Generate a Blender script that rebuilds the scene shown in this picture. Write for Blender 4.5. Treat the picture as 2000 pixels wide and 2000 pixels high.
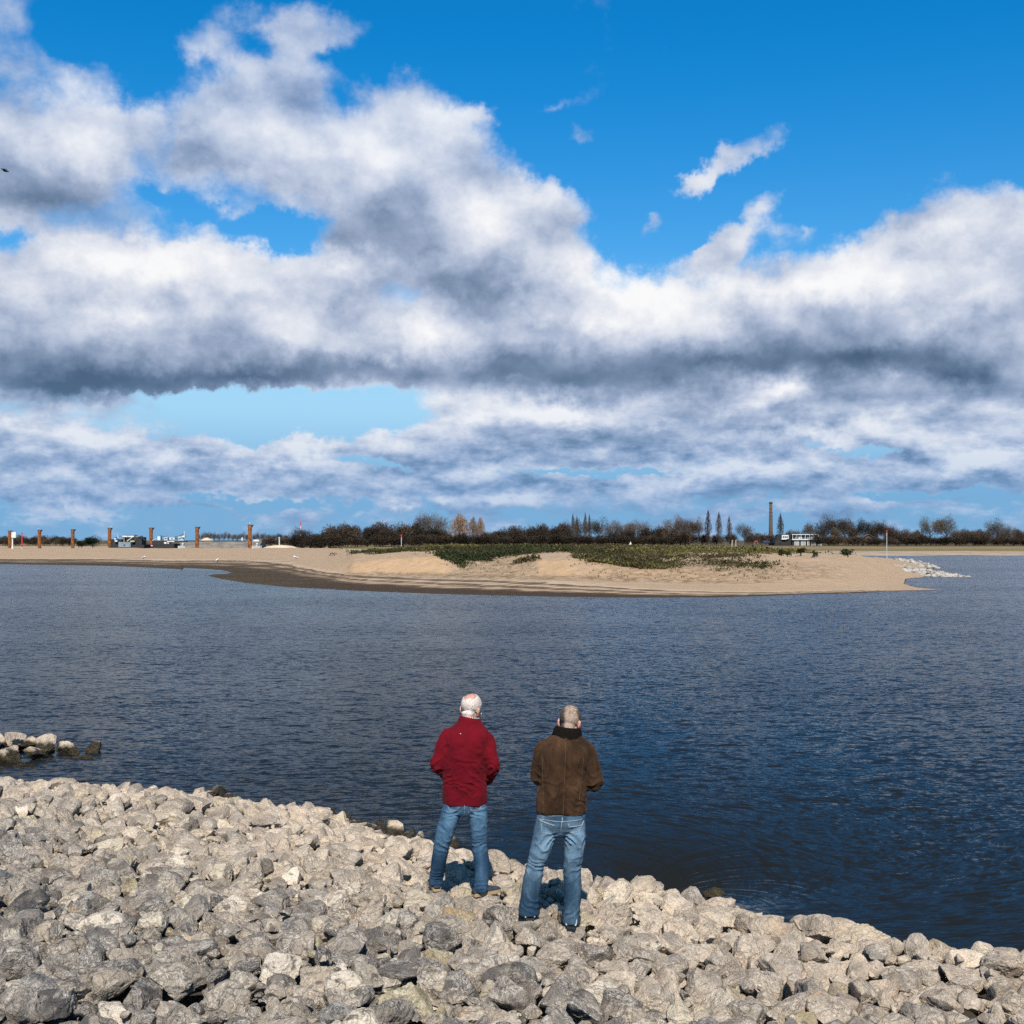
import bpy, bmesh, math, random
import numpy as np
from mathutils import Vector, Matrix, Euler
from mathutils.bvhtree import BVHTree

random.seed(7)
RNG = np.random.default_rng(7)
for _o in list(bpy.data.objects):
    bpy.data.objects.remove(_o)
SC = bpy.context.scene
COL = SC.collection
R = math.radians

# ------------------------------------------------------------------ camera
FPX = 2333.0          # focal length in pixels of the 2000 px photograph
HOR = 1055.0          # row of the horizon
CAMZ = 4.5            # eye height over the river
cam_d = bpy.data.cameras.new('camera')
cam = bpy.data.objects.new('camera', cam_d)
COL.objects.link(cam)
cam.location = (0, 0, CAMZ)
cam.rotation_euler = (R(90), 0, 0)
cam_d.sensor_width = 36.0
cam_d.lens = 36.0 * FPX / 2000.0
cam_d.shift_y = (HOR - 1000.0) / 2000.0
cam_d.clip_start = 0.1
cam_d.clip_end = 20000
SC.camera = cam

def srgb(r, g, b):
    f = lambda c: c / 12.92 if c <= 0.04045 else ((c + 0.055) / 1.055) ** 2.4
    return (f(r / 255.0), f(g / 255.0), f(b / 255.0), 1.0)

# ------------------------------------------------------------------ world: Nishita sky with a cloud deck
SUN_EL, SUN_AZ = 45.0, 2.0      # the sun stands behind the camera, a touch to the right
W = bpy.data.worlds.new('World')
SC.world = W
W.use_nodes = True
NT = W.node_tree
NT.nodes.clear()
def wn(kind, **kw):
    n = NT.nodes.new(kind)
    for k, v in kw.items():
        setattr(n, k, v)
    return n
def wl(a, b):
    NT.links.new(a, b)
def wmath(op, a, b=None, c=None, clamp=False):
    n = wn('ShaderNodeMath', operation=op, use_clamp=clamp)
    for i, v in enumerate((a, b, c)):
        if v is None:
            continue
        if isinstance(v, (int, float)):
            n.inputs[i].default_value = v
        else:
            wl(v, n.inputs[i])
    return n.outputs[0]
def wrange(v, a, b, c=0.0, d=1.0, smooth=True):
    n = wn('ShaderNodeMapRange')
    if smooth:
        n.interpolation_type = 'SMOOTHSTEP'
    wl(v, n.inputs[0])
    for i, q in enumerate((a, b, c, d)):
        n.inputs[i + 1].default_value = q
    return n.outputs[0]
def wmix(fac, a, b, mode='MIX'):
    n = wn('ShaderNodeMix', data_type='RGBA', blend_type=mode)
    if isinstance(fac, (int, float)):
        n.inputs[0].default_value = fac
    else:
        wl(fac, n.inputs[0])
    for i, v in ((6, a), (7, b)):
        if isinstance(v, tuple):
            n.inputs[i].default_value = v
        else:
            wl(v, n.inputs[i])
    return n.outputs[2]
def wnoise(vec, scale, detail=4.0, rough=0.55, lac=2.0, dist=0.0, typ='FBM', dim='2D'):
    n = wn('ShaderNodeTexNoise', noise_dimensions=dim)
    n.noise_type = typ
    n.inputs['Scale'].default_value = scale
    n.inputs['Detail'].default_value = detail
    n.inputs['Roughness'].default_value = rough
    n.inputs['Lacunarity'].default_value = lac
    n.inputs['Distortion'].default_value = dist
    wl(vec, n.inputs['Vector'])
    return n
def wvmad(vec, mul, add):
    n = wn('ShaderNodeVectorMath', operation='MULTIPLY_ADD')
    wl(vec, n.inputs[0])
    n.inputs[1].default_value = mul
    n.inputs[2].default_value = add
    return n.outputs[0]
def wvadd(a, b):
    n = wn('ShaderNodeVectorMath', operation='ADD')
    wl(a, n.inputs[0])
    wl(b, n.inputs[1])
    return n.outputs[0]

tc = wn('ShaderNodeTexCoord')
sep = wn('ShaderNodeSeparateXYZ')
wl(tc.outputs['Generated'], sep.inputs[0])
az = wmath('ARCTAN2', sep.outputs[0], sep.outputs[1])
el = wmath('ARCSINE', sep.outputs[2])
comb = wn('ShaderNodeCombineXYZ')
wl(az, comb.inputs[0])
wl(el, comb.inputs[1])
P0 = comb.outputs[0]
# domain warp, so the masses get ragged cloud outlines
n1 = wnoise(P0, 9.0, 5.0, 0.6)
w1 = wvmad(n1.outputs['Color'], (0.046, 0.032, 0), (-0.023, -0.016, 0))
n2 = wnoise(P0, 30.0, 6.0, 0.66)
w2 = wvmad(n2.outputs['Color'], (0.034, 0.026, 0), (-0.017, -0.013, 0))
P1 = wvadd(wvadd(P0, w1), w2)
K = 2000.0 / 1932.0
def blob_chain(blobs, shape='SPHERICAL', grow=1.0, gain=1.0, low=1.0):
    acc = None
    for (x, y, rx, ry, rot, w) in blobs:
        px, py, rx, ry = x * K, y * K, rx * K * grow, ry * K * grow
        w = w * gain
        if low > 1.0 and y > 745 and (w > 0 or ry < 24):
            w *= low
        u, v = (px - 1000) / FPX, (HOR - py) / FPX
        a0 = math.atan(u)
        e0 = math.atan(v * math.cos(a0))
        ca = math.cos(a0)
        m = wn('ShaderNodeMapping', vector_type='TEXTURE')
        wl(P1, m.inputs['Vector'])
        m.inputs['Location'].default_value = (a0, e0, 0)
        m.inputs['Rotation'].default_value = (0, 0, R(rot))
        m.inputs['Scale'].default_value = (rx / FPX * ca * ca, ry / FPX * ca, 1)
        g = wn('ShaderNodeTexGradient', gradient_type=shape)
        wl(m.outputs[0], g.inputs[0])
        if acc is None:
            acc = wmath('MULTIPLY', g.outputs[1], w)
        else:
            acc = wmath('MULTIPLY_ADD', g.outputs[1], w, acc)
    return acc

COVER = [  # x, y, rx, ry, rot, weight  (rows and columns of the 1932 px view of the photograph)
    (20, 20, 130, 70, 0, .42), (80, 125, 170, 40, 0, .6), (190, 118, 80, 26, -10, .35),
    (70, 275, 310, 125, 0, 1.5), (230, 230, 150, 100, 0, .9), (60, 375, 280, 100, 0, 1.2),
    (495, 60, 210, 62, 3, .9), (610, 62, 110, 55, 0, .65), (365, 85, 75, 40, 0, .45), (440, 120, 90, 40, -30, .3),
    (540, 160, 110, 95, 15, .9), (470, 225, 130, 80, 25, .7), (345, 185, 70, 40, 45, .35),
    (640, 290, 330, 150, 0, 1.5), (770, 230, 160, 90, 0, 1.0), (880, 320, 150, 90, 0, .9), (420, 310, 200, 110, 0, 1.1), (930, 350, 110, 70, 0, .7),
    (700, 410, 240, 100, 0, 1.0), (900, 430, 220, 110, 0, 1.3), (1035, 425, 110, 80, 0, .9), (780, 480, 190, 90, 0, .9),
    (90, 540, 330, 130, 0, 1.3), (390, 500, 230, 110, 0, 1.2), (630, 520, 190, 110, 0, 1.0), (300, 620, 480, 170, 0, 1.5),
    (640, 640, 330, 130, 0, 1.3), (60, 690, 330, 100, 0, 1.2), (380, 710, 420, 60, 0, 1.0), (700, 690, 240, 60, 0, .9),
    (830, 640, 190, 110, 0, 1.0), (1000, 580, 240, 120, 0, 1.1), (920, 510, 160, 90, 0, .8),
    (1230, 585, 330, 105, 0, 1.4), (1480, 585, 330, 115, 0, 1.4), (1660, 520, 250, 130, 8, 1.2), (1810, 460, 260, 110, 0, 1.1),
    (1900, 380, 150, 70, 0, .6), (1890, 560, 330, 200, 0, 1.5), (1080, 670, 330, 110, 0, 1.2), (1400, 670, 480, 110, 0, 1.3),
    (1750, 690, 380, 120, 0, 1.3), (1480, 760, 330, 90, 0, 1.1), (1690, 720, 130, 60, 10, .8), (1880, 780, 240, 80, 0, .9),
    (1070, 780, 240, 60, 0, 1.0), (900, 810, 160, 70, 0, .8), (1200, 830, 330, 55, 0, 1.0), (960, 860, 240, 40, 0, .9),
    (1330, 870, 260, 40, 0, .8), (1560, 830, 260, 45, 4, .9), (1800, 840, 260, 55, 8, .9), (1830, 880, 200, 45, 0, .8),
    (110, 815, 300, 60, 0, 1.1), (330, 880, 260, 55, 8, 1.0), (40, 890, 300, 60, 0, 1.0), (570, 860, 150, 45, 5, 1.0),
    (760, 840, 140, 40, 0, .7), (790, 740, 70, 40, 10, .5), (130, 955, 160, 28, 0, .9), (340, 960, 120, 16, 0, .5),
    (750, 944, 48, 13, 0, 1.1), (845, 945, 44, 12, 0, 1.1), (960, 942, 120, 20, 8, 1.2), (930, 925, 50, 20, 10, .7), (1220, 920, 90, 30, 0, .8),
    (1300, 910, 80, 30, 0, .8), (1130, 900, 60, 30, 0, .5), (1600, 940, 300, 30, 0, .5), (640, 905, 330, 40, 0, .6), (250, 930, 330, 34, 0, .6),
    (1000, 950, 1700, 90, 0, .34), (300, 905, 700, 60, 0, .5), (1500, 890, 800, 80, 0, .5), (1000, 900, 500, 40, 0, .4),
    (1300, 770, 420, 70, 0, .8), (1650, 780, 380, 70, 0, .8), (960, 770, 160, 50, 0, .5), (880, 860, 300, 40, 0, .4), (470, 905, 320, 30, 0, .5),
    (1335, 325, 105, 36, 32, 1.15), (1425, 280, 105, 46, 14, 1.15), (1290, 355, 60, 32, 30, .9),
    (1420, 415, 130, 46, 36, 1.4), (1370, 470, 50, 34, 60, 1.0), (1500, 430, 60, 22, 15, .8),
    (1085, 258, 40, 28, 10, .95), (915, 208, 48, 27, 0, .75), (1030, 190, 80, 16, 8, .4), (1225, 432, 56, 32, 10, 1.0), (1560, 360, 60, 40, 40, .28), (1750, 345, 60, 30, 20, .35),
    # clear gaps
    (1850, 140, 200, 110, 0, -.8),
    (540, 437, 120, 42, 6, -1.45), (350, 395, 80, 26, -12, -.75), (20, 452, 60, 26, 0, -1.2), (765, 565, 85, 48, 10, -1.1),
    (325, 235, 40, 90, -20, -.6), (640, 195, 40, 35, 0, -.45), (470, 95, 50, 30, 0, -.5), (620, 105, 60, 20, 0, -.5), (540, 785, 290, 50, -4, -1.5), (420, 762, 330, 26, 0, -.7), (690, 750, 160, 34, 0, -.6),
    (1200, 885, 200, 16, 0, -.8), (1000, 890, 240, 16, 0, -1.3), (1600, 845, 280, 15, -5, -1.3), (1250, 885, 220, 15, 0, -1.0), (450, 945, 260, 14, 0, -1.0), (1700, 935, 260, 15, 0, -1.0), (700, 880, 120, 14, 0, -1.0), (200, 790, 300, 26, -3, -.7),
    (1240, 400, 170, 90, 0, -.9), (1520, 350, 260, 90, 10, -.75), (1150, 330, 160, 90, 0, -.7), (1620, 390, 130, 50, 14, -.4), (1870, 440, 70, 28, 0, -.5), (740, 890, 60, 12, 0, -.5),
]
DARK = [
    (640, 440, 200, 45, -4, .6), (300, 420, 160, 30, 0, .45), (850, 520, 160, 45, 0, .5), (980, 620, 160, 40, 0, .35), (300, 560, 260, 40, 0, .25),
    (60, 370, 260, 85, 0, .85), (180, 400, 160, 40, -12, .4), (720, 410, 260, 85, -6, .7), (790, 470, 150, 60, 20, .5),
    (150, 725, 440, 75, 0, 1.5), (480, 715, 420, 55, 2, 1.1), (690, 700, 260, 50, 0, .6), (60, 660, 330, 60, 0, .35), (60, 570, 200, 60, 0, .25),
    (890, 560, 120, 70, 0, .6), (960, 680, 260, 60, 0, .8), (1050, 720, 330, 60, 0, .7), (1350, 690, 480, 75, 0, 1.15), (1640, 680, 300, 60, 0, .8),
    (1800, 715, 280, 75, 0, 1.5), (1560, 640, 300, 60, 0, .3), (1570, 590, 200, 60, 0, .35), (1150, 810, 330, 40, 0, .6), (1200, 865, 330, 30, 0, .8), (970, 800, 50, 28, 0, .5),
    (960, 860, 240, 26, 0, .6), (1330, 800, 200, 26, 0, .5), (1500, 800, 330, 34, 0, .35), (90, 870, 330, 34, 0, .6), (120, 925, 330, 30, 0, .6), (580, 890, 160, 22, 0, .55),
    (350, 920, 250, 26, 0, .45), (1800, 920, 330, 40, 0, .6), (1500, 920, 300, 34, 0, .5), (900, 905, 330, 20, 0, .3), (740, 560, 60, 60, 0, .3),
    (1000, 975, 1500, 60, 0, .5), (420, 650, 260, 50, 0, .2), (1700, 590, 120, 50, 0, .3),
]
LIGHT = [
    (280, 470, 200, 40, 6, .35), (640, 500, 150, 40, 0, .3), (1100, 520, 120, 40, 8, .4), (960, 370, 150, 36, -12, .35), (820, 215, 120, 36, -8, .3), (150, 185, 200, 34, 0, .25), (560, 130, 90, 40, 0, .2),
    (200, 830, 110, 24, 4, .35), (430, 880, 80, 20, 4, .35), (1250, 800, 120, 18, 0, .35), (1420, 880, 110, 18, 0, .35), (760, 845, 90, 22, 0, .35),
    (150, 250, 240, 90, 0, .3), (560, 290, 260, 90, 0, .35), (800, 250, 200, 90, 0, .45), (440, 330, 120, 50, 0, .25), (940, 400, 190, 70, 0, .4),
    (340, 490, 300, 70, 8, .5), (230, 600, 120, 50, 12, .55), (540, 640, 120, 60, 10, .6), (800, 640, 150, 80, 0, .75),
    (1230, 545, 330, 80, 0, .85), (1450, 540, 300, 60, 0, .6), (1700, 450, 260, 80, 12, .65), (1830, 560, 160, 60, 10, .5), (1620, 560, 70, 90, 30, .25),
    (1150, 600, 260, 50, 0, .35), (1480, 750, 120, 40, 0, .55), (1700, 720, 110, 50, 10, .7), (1060, 775, 140, 30, -4, .7), (900, 800, 110, 40, 10, .5),
    (580, 850, 130, 30, 5, .6), (300, 870, 110, 34, 20, .55), (100, 815, 160, 36, 0, .35), (1560, 820, 260, 26, 6, .45), (1830, 865, 150, 40, 14, .6),
    (960, 942, 120, 18, 8, .6), (750, 944, 48, 12, 0, .6), (845, 945, 44, 12, 0, .6), (120, 958, 120, 16, 0, .5), (1220, 918, 70, 24, 0, .5), (1300, 908, 60, 24, 0, .5), (1640, 810, 60, 30, 0, .2),
]
cover = blob_chain(COVER, 'SPHERICAL', 1.14, 1.16, 1.7)
dark = blob_chain(DARK, 'QUADRATIC_SPHERE', 1.3, 0.78)
light = blob_chain(LIGHT, 'QUADRATIC_SPHERE', 1.25, 1.0, 1.7)
# beyond the frame the same broken deck goes on
inframe = wmath('MULTIPLY', wrange(wmath('ABSOLUTE', az), 0.45, 0.66, 1.0, 0.0), wrange(el, 0.45, 0.64, 1.0, 0.0))
fA = wnoise(wvmad(P0, (1.0, 1.35, 1.0), (3.1, 1.7, 0.4)), 8.0, 8.0, 0.56).outputs[0]
fB = wnoise(wvmad(P0, (1.0, 2.3, 1.0), (7.1, 2.7, 1.4)), 21.0, 8.0, 0.6).outputs[0]
lowmix = wrange(el, 0.04, 0.17, 1.0, 0.0)
fbm = wmath('ADD', wmath('MULTIPLY', fB, lowmix), wmath('MULTIPLY', fA, wmath('SUBTRACT', 1.0, lowmix)))
fbm0 = wmath('SUBTRACT', fbm, 0.5)
big = wnoise(tc.outputs['Generated'], 2.6, 4.0, 0.55, dim='3D').outputs[0]
outcov = wmath('MULTIPLY', wmath('SUBTRACT', big, 0.53), 5.0)
outw = wmath('SUBTRACT', 1.0, inframe)
cover = wmath('ADD', cover, wmath('MULTIPLY', wmath('SUBTRACT', wnoise(wvmad(P0, (2.2, 12.0, 1.0), (8.1, 1.2, 0.0)), 3.0, 3.0, 0.5).outputs[0], 0.5), wmath('MULTIPLY', lowmix, 2.4)))
cover = wmath('SUBTRACT', cover, wmath('MULTIPLY', wmath('SUBTRACT', 1.0, lowmix), 0.20))
cov = wmath('ADD', wmath('MULTIPLY', cover, inframe), wmath('MULTIPLY', outcov, outw))
D = wmath('ADD', wmath('MULTIPLY', fbm0, wmath('MULTIPLY_ADD', lowmix, 0.6, 2.9)), cov)
alpha = wmath('MULTIPLY', wrange(D, 0.12, 1.20), wrange(el, 0.24, 0.42, 1.0, 0.76))
# shading: sunlit billows, grey-blue bases
relief = wnoise(wvmad(P1, (1.0, 1.4, 1.0), (1.3, 4.2, 2.2)), 15.0, 7.0, 0.58).outputs[0]
relief0 = wmath('SUBTRACT', relief, 0.5)
dk = wmath('ADD', wmath('MULTIPLY', dark, inframe), wmath('MULTIPLY', outw, 0.3))
lt = wmath('MULTIPLY', light, inframe)
# each billow is lit from above: compare the mass here with the mass a little higher up
upA = wnoise(wvmad(P0, (1.0, 1.35, 1.0), (3.1, 1.735, 0.4)), 8.0, 6.0, 0.56).outputs[0]
upB = wnoise(wvmad(P0, (1.0, 2.3, 1.0), (7.1, 2.725, 1.4)), 21.0, 6.0, 0.6).outputs[0]
upf = wmath('ADD', wmath('MULTIPLY', upB, lowmix), wmath('MULTIPLY', upA, wmath('SUBTRACT', 1.0, lowmix)))
lit = wmath('SUBTRACT', fbm, upf)
thin = wrange(D, 0.3, 1.3, 0.10, 0.0)
calm = wrange(dk, 0.0, 1.0, 1.0, 0.35)
# low down the deck is seen edge-on, as long layers
layer = wnoise(wvmad(P0, (1.6, 13.0, 1.0), (2.1, 5.2, 0.0)), 3.2, 3.0, 0.5).outputs[0]
streaks = wmath('MULTIPLY', wmath('MULTIPLY', wmath('SUBTRACT', layer, 0.5), lowmix), 0.55)
tone = wmath('ADD', wmath('MULTIPLY_ADD', dk, -0.55, wmath('MULTIPLY_ADD', lt, 0.55, 0.60)),
             wmath('ADD', wmath('MULTIPLY', wmath('ADD', wmath('MULTIPLY', relief0, 0.50), wmath('MULTIPLY', lit, wmath('MULTIPLY_ADD', lowmix, 0.35, 1.1))), calm), wmath('ADD', thin, streaks)))
ramp = wn('ShaderNodeValToRGB')
wl(tone, ramp.inputs[0])
cr = ramp.color_ramp
cr.interpolation = 'B_SPLINE'
stops = [(0.0, srgb(66, 90, 118)), (0.22, srgb(110, 134, 164)), (0.45, srgb(164, 179, 207)), (0.66, srgb(206, 214, 230)), (0.85, srgb(235, 237, 243)), (1.0, srgb(252, 252, 252))]
while len(cr.elements) < len(stops):
    cr.elements.new(0.5)
for e, (p, c) in zip(cr.elements, stops):
    e.position = p
    e.color = c
cloud = ramp.outputs[0]
sky = wn('ShaderNodeTexSky', sky_type='NISHITA')
sky.sun_disc = False
sky.sun_elevation = R(SUN_EL)
sky.sun_rotation = R(180 - SUN_AZ)
sky.altitude = 10
sky.air_density = 1.0
sky.dust_density = 0.25
sky.ozone_density = 4.0
hsv = wn('ShaderNodeHueSaturation')
hsv.inputs['Saturation'].default_value = 1.22
wl(sky.outputs[0], hsv.inputs['Color'])
tint = wmix(wrange(el, 0.10, 0.42), (0.95, 1.25, 1.30, 1), (0.08, 1.22, 1.50, 1))
tint = wmix(wrange(el, 0.5, 0.9), tint, (0.36, 0.52, 0.54, 1))      # unseen sky towards the zenith, made darker and duller to deepen the shadows
clear = wmix(1.0, hsv.outputs[0], tint, 'MULTIPLY')
# far clouds sink into the blue air near the horizon
airy = wrange(el, 0.0, 0.15, 0.60, 0.0)
cloud = wmix(airy, cloud, srgb(116, 164, 214))
cloud10 = wmix(1.0, cloud, (10, 10, 10, 1), 'MULTIPLY')
lowair = wrange(el, 0.08, 0.24, 0.92, 0.0)
lowcol = wmix(wrange(el, 0.03, 0.12), tuple(10 * c for c in srgb(108, 164, 214)[:3]) + (1,), tuple(10 * c for c in srgb(168, 214, 244)[:3]) + (1,))
clear = wmix(lowair, clear, lowcol)
final = wmix(alpha, clear, cloud10)
bg = wn('ShaderNodeBackground')
bg.inputs['Strength'].default_value = 0.07
wl(final, bg.inputs['Color'])
wo = wn('ShaderNodeOutputWorld')
wl(bg.outputs[0], wo.inputs[0])
W.cycles.sampling_method = 'NONE'

# ------------------------------------------------------------------ sun
sun_d = bpy.data.lights.new('sun', 'SUN')
sun_d.energy = 5.0
sun_d.angle = R(0.53)
sun_d.color = (1.0, 0.94, 0.84)
sun = bpy.data.objects.new('sun', sun_d)
COL.objects.link(sun)
sun.rotation_euler = (R(90 - SUN_EL), 0, R(SUN_AZ))
sun.location = (5, -40, 60)

# ------------------------------------------------------------------ exposure
SC.view_settings.view_transform = 'Standard'
SC.view_settings.look = 'None'
SC.view_settings.exposure = 0.515
SC.view_settings.gamma = 1.0
SC.view_settings.use_curve_mapping = False
SC.cycles.max_bounces = 6
SC.cycles.use_denoising = True
SC.cycles.use_denoising = False
SC.cycles.use_adaptive_sampling = True
SC.cycles.adaptive_threshold = 0.015
SC.cycles.adaptive_min_samples = 8
SC.cycles.sample_clamp_indirect = 6.0

# ================================================================== helpers
def px_dir(px, py):
    return (px - 1000.0) / FPX, (HOR - py) / FPX
def at(px, py, depth):
    u, v = px_dir(px, py)
    return Vector((u * depth, depth, CAMZ + v * depth))
def z_at(py, depth):
    return CAMZ + (HOR - py) / FPX * depth
def x_at(px, depth):
    return (px - 1000.0) / FPX * depth
def smooth(a, b, x):
    t = np.clip((np.asarray(x, float) - a) / (b - a), 0, 1)
    return t * t * (3 - 2 * t)

def _hash(ix, iy, iz, seed):
    h = (ix.astype(np.int64) * 374761393 + iy.astype(np.int64) * 668265263 + iz.astype(np.int64) * 2147483647 + seed * 974711) & 0xffffffff
    h = ((h ^ (h >> 13)) * 1274126177) & 0xffffffff
    h = h ^ (h >> 16)
    return (h & 0xffff) / 65535.0
def vnoise(p, seed=0):
    p = np.asarray(p, float)
    i = np.floor(p).astype(np.int64)
    f = p - i
    f = f * f * f * (f * (f * 6 - 15) + 10)
    out = 0
    for dx in (0, 1):
        for dy in (0, 1):
            for dz in (0, 1):
                w = (f[..., 0] if dx else 1 - f[..., 0]) * (f[..., 1] if dy else 1 - f[..., 1]) * (f[..., 2] if dz else 1 - f[..., 2])
                out = out + w * _hash(i[..., 0] + dx, i[..., 1] + dy, i[..., 2] + dz, seed)
    return out - 0.5
def fbm(p, octv=4, seed=0, rough=0.5):
    p = np.asarray(p, float)
    a, s, out = 1.0, 1.0, 0
    for k in range(octv):
        out = out + a * vnoise(p * s + 17.3 * k, seed + k)
        a *= rough
        s *= 2.03
    return out

# ------------------------------------------------------------------ meshes and objects
def mesh_from(name, verts, faces, smooth_shade=False):
    me = bpy.data.meshes.new(name)
    verts = np.asarray(verts, np.float32)
    if isinstance(faces, np.ndarray):
        n, k = faces.shape
        me.vertices.add(len(verts))
        me.vertices.foreach_set('co', verts.ravel())
        me.loops.add(n * k)
        me.loops.foreach_set('vertex_index', faces.astype(np.int32).ravel())
        me.polygons.add(n)
        me.polygons.foreach_set('loop_start', np.arange(0, n * k, k, dtype=np.int32))
        me.update(calc_edges=True)
    else:
        me.from_pydata([tuple(map(float, v)) for v in verts], [], faces)
        me.update()
    me.polygons.foreach_set('use_smooth', np.full(len(me.polygons), smooth_shade))
    return me
def link(name, me, mat=None, parent=None):
    if mat is not None and len(me.materials) == 0:
        for m in (mat if isinstance(mat, (list, tuple)) else [mat]):
            me.materials.append(m)
    o = bpy.data.objects.new(name, me)
    COL.objects.link(o)
    o.parent = parent
    return o
def tag(o, label=None, cat=None, group=None, kind=None):
    for k, v in (('label', label), ('category', cat), ('group', group), ('kind', kind)):
        if v:
            o[k] = v
    return o
def thing(name, label, cat, loc=(0, 0, 0), rz=0.0, group=None):
    o = bpy.data.objects.new(name, None)
    o.empty_display_size = 0.3
    COL.objects.link(o)
    o.location = loc
    o.rotation_euler = (0, 0, rz)
    return tag(o, label, cat, group)
def copy_tree(o, parent=None):
    c = o.copy()
    COL.objects.link(c)
    c.parent = parent
    for ch in [q for q in bpy.data.objects if q.parent == o]:
        copy_tree(ch, c)
    return c

class MB:
    """collects boxes, tubes and lathes into one mesh"""
    def __init__(self):
        self.v, self.f, self.mi = [], [], []
        self.cur = 0
    def add(self, verts, faces):
        b = len(self.v)
        self.v += [tuple(v) for v in verts]
        self.f += [tuple(i + b for i in f) for f in faces]
        self.mi += [self.cur] * len(faces)
        return self
    def box(self, x0, x1, y0, y1, z0, z1, m=None):
        vs = [Vector((x, y, z)) for z in (z0, z1) for (x, y) in ((x0, y0), (x1, y0), (x1, y1), (x0, y1))]
        if m is not None:
            vs = [m @ v for v in vs]
        return self.add(vs, [(3, 2, 1, 0), (4, 5, 6, 7), (0, 1, 5, 4), (1, 2, 6, 5), (2, 3, 7, 6), (3, 0, 4, 7)])
    def prism(self, poly, y0, y1):      # poly in x,z ; extruded along y
        n = len(poly)
        vs = [(p[0], y0, p[1]) for p in poly] + [(p[0], y1, p[1]) for p in poly]
        fs = [tuple(range(n)), tuple(range(2 * n - 1, n - 1, -1))]
        fs += [(i, i + n, (i + 1) % n + n, (i + 1) % n) for i in range(n)]
        return self.add(vs, fs)
    def tube(self, pts, rad, n=10):
        pts = [Vector(p) for p in pts]
        if isinstance(rad, (int, float)):
            rad = [rad] * len(pts)
        vs, fs = tube_mesh(pts, rad, n)
        return self.add(vs, fs)
    def build(self, name, mat, parent=None, smooth_shade=False):
        me = mesh_from(name, self.v, self.f, smooth_shade)
        o = link(name, me, mat, parent)
        if any(self.mi):
            me.polygons.foreach_set('material_index', np.array(self.mi, np.int32))
        return o
def tube_mesh(pts, rad, n=12, up=(0, 0, 1)):
    """closed tube; rad items are r or (a, b): a along the side vector, b along the other one"""
    N = len(pts)
    vs, fs = [], []
    prev_s = None
    for i, p in enumerate(pts):
        t = (pts[min(i + 1, N - 1)] - pts[max(i - 1, 0)])
        t = t.normalized() if t.length > 1e-9 else Vector((0, 0, 1))
        if prev_s is None:
            ref = Vector((0, 1, 0)) if abs(t.z) > 0.7 else Vector((0, 0, 1))
            s = ref.cross(t)
            if s.length < 1e-6:
                s = Vector((1, 0, 0))
        else:
            s = prev_s - t * prev_s.dot(t)
        s.normalize()
        prev_s = s
        b = t.cross(s)
        ra, rb = rad[i] if isinstance(rad[i], (tuple, list)) else (rad[i], rad[i])
        for k in range(n):
            a = 2 * math.pi * k / n
            vs.append(p + s * (ra * math.cos(a)) + b * (rb * math.sin(a)))
    for i in range(N - 1):
        for k in range(n):
            fs.append((i * n + k, i * n + (k + 1) % n, (i + 1) * n + (k + 1) % n, (i + 1) * n + k))
    fs.append(tuple(range(n - 1, -1, -1)))
    fs.append(tuple((N - 1) * n + k for k in range(n)))
    return vs, fs
def lathe(profile, n=16, cx=0, cy=0):   # profile: (r, z)
    vs, fs = [], []
    for (r, z) in profile:
        for k in range(n):
            a = 2 * math.pi * k / n
            vs.append((cx + r * math.cos(a), cy + r * math.sin(a), z))
    for i in range(len(profile) - 1):
        for k in range(n):
            fs.append((i * n + k, i * n + (k + 1) % n, (i + 1) * n + (k + 1) % n, (i + 1) * n + k))
    fs.append(tuple(range(n - 1, -1, -1)))
    fs.append(tuple((len(profile) - 1) * n + k for k in range(n)))
    return vs, fs
def ico(level):
    bm = bmesh.new()
    bmesh.ops.create_icosphere(bm, subdivisions=level, radius=1.0)
    v = np.array([q.co[:] for q in bm.verts])
    f = np.array([[q.index for q in t.verts] for t in bm.faces], np.int32)
    bm.free()
    return v, f
ICO = {k: ico(k) for k in (2, 3, 4, 5)}

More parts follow.
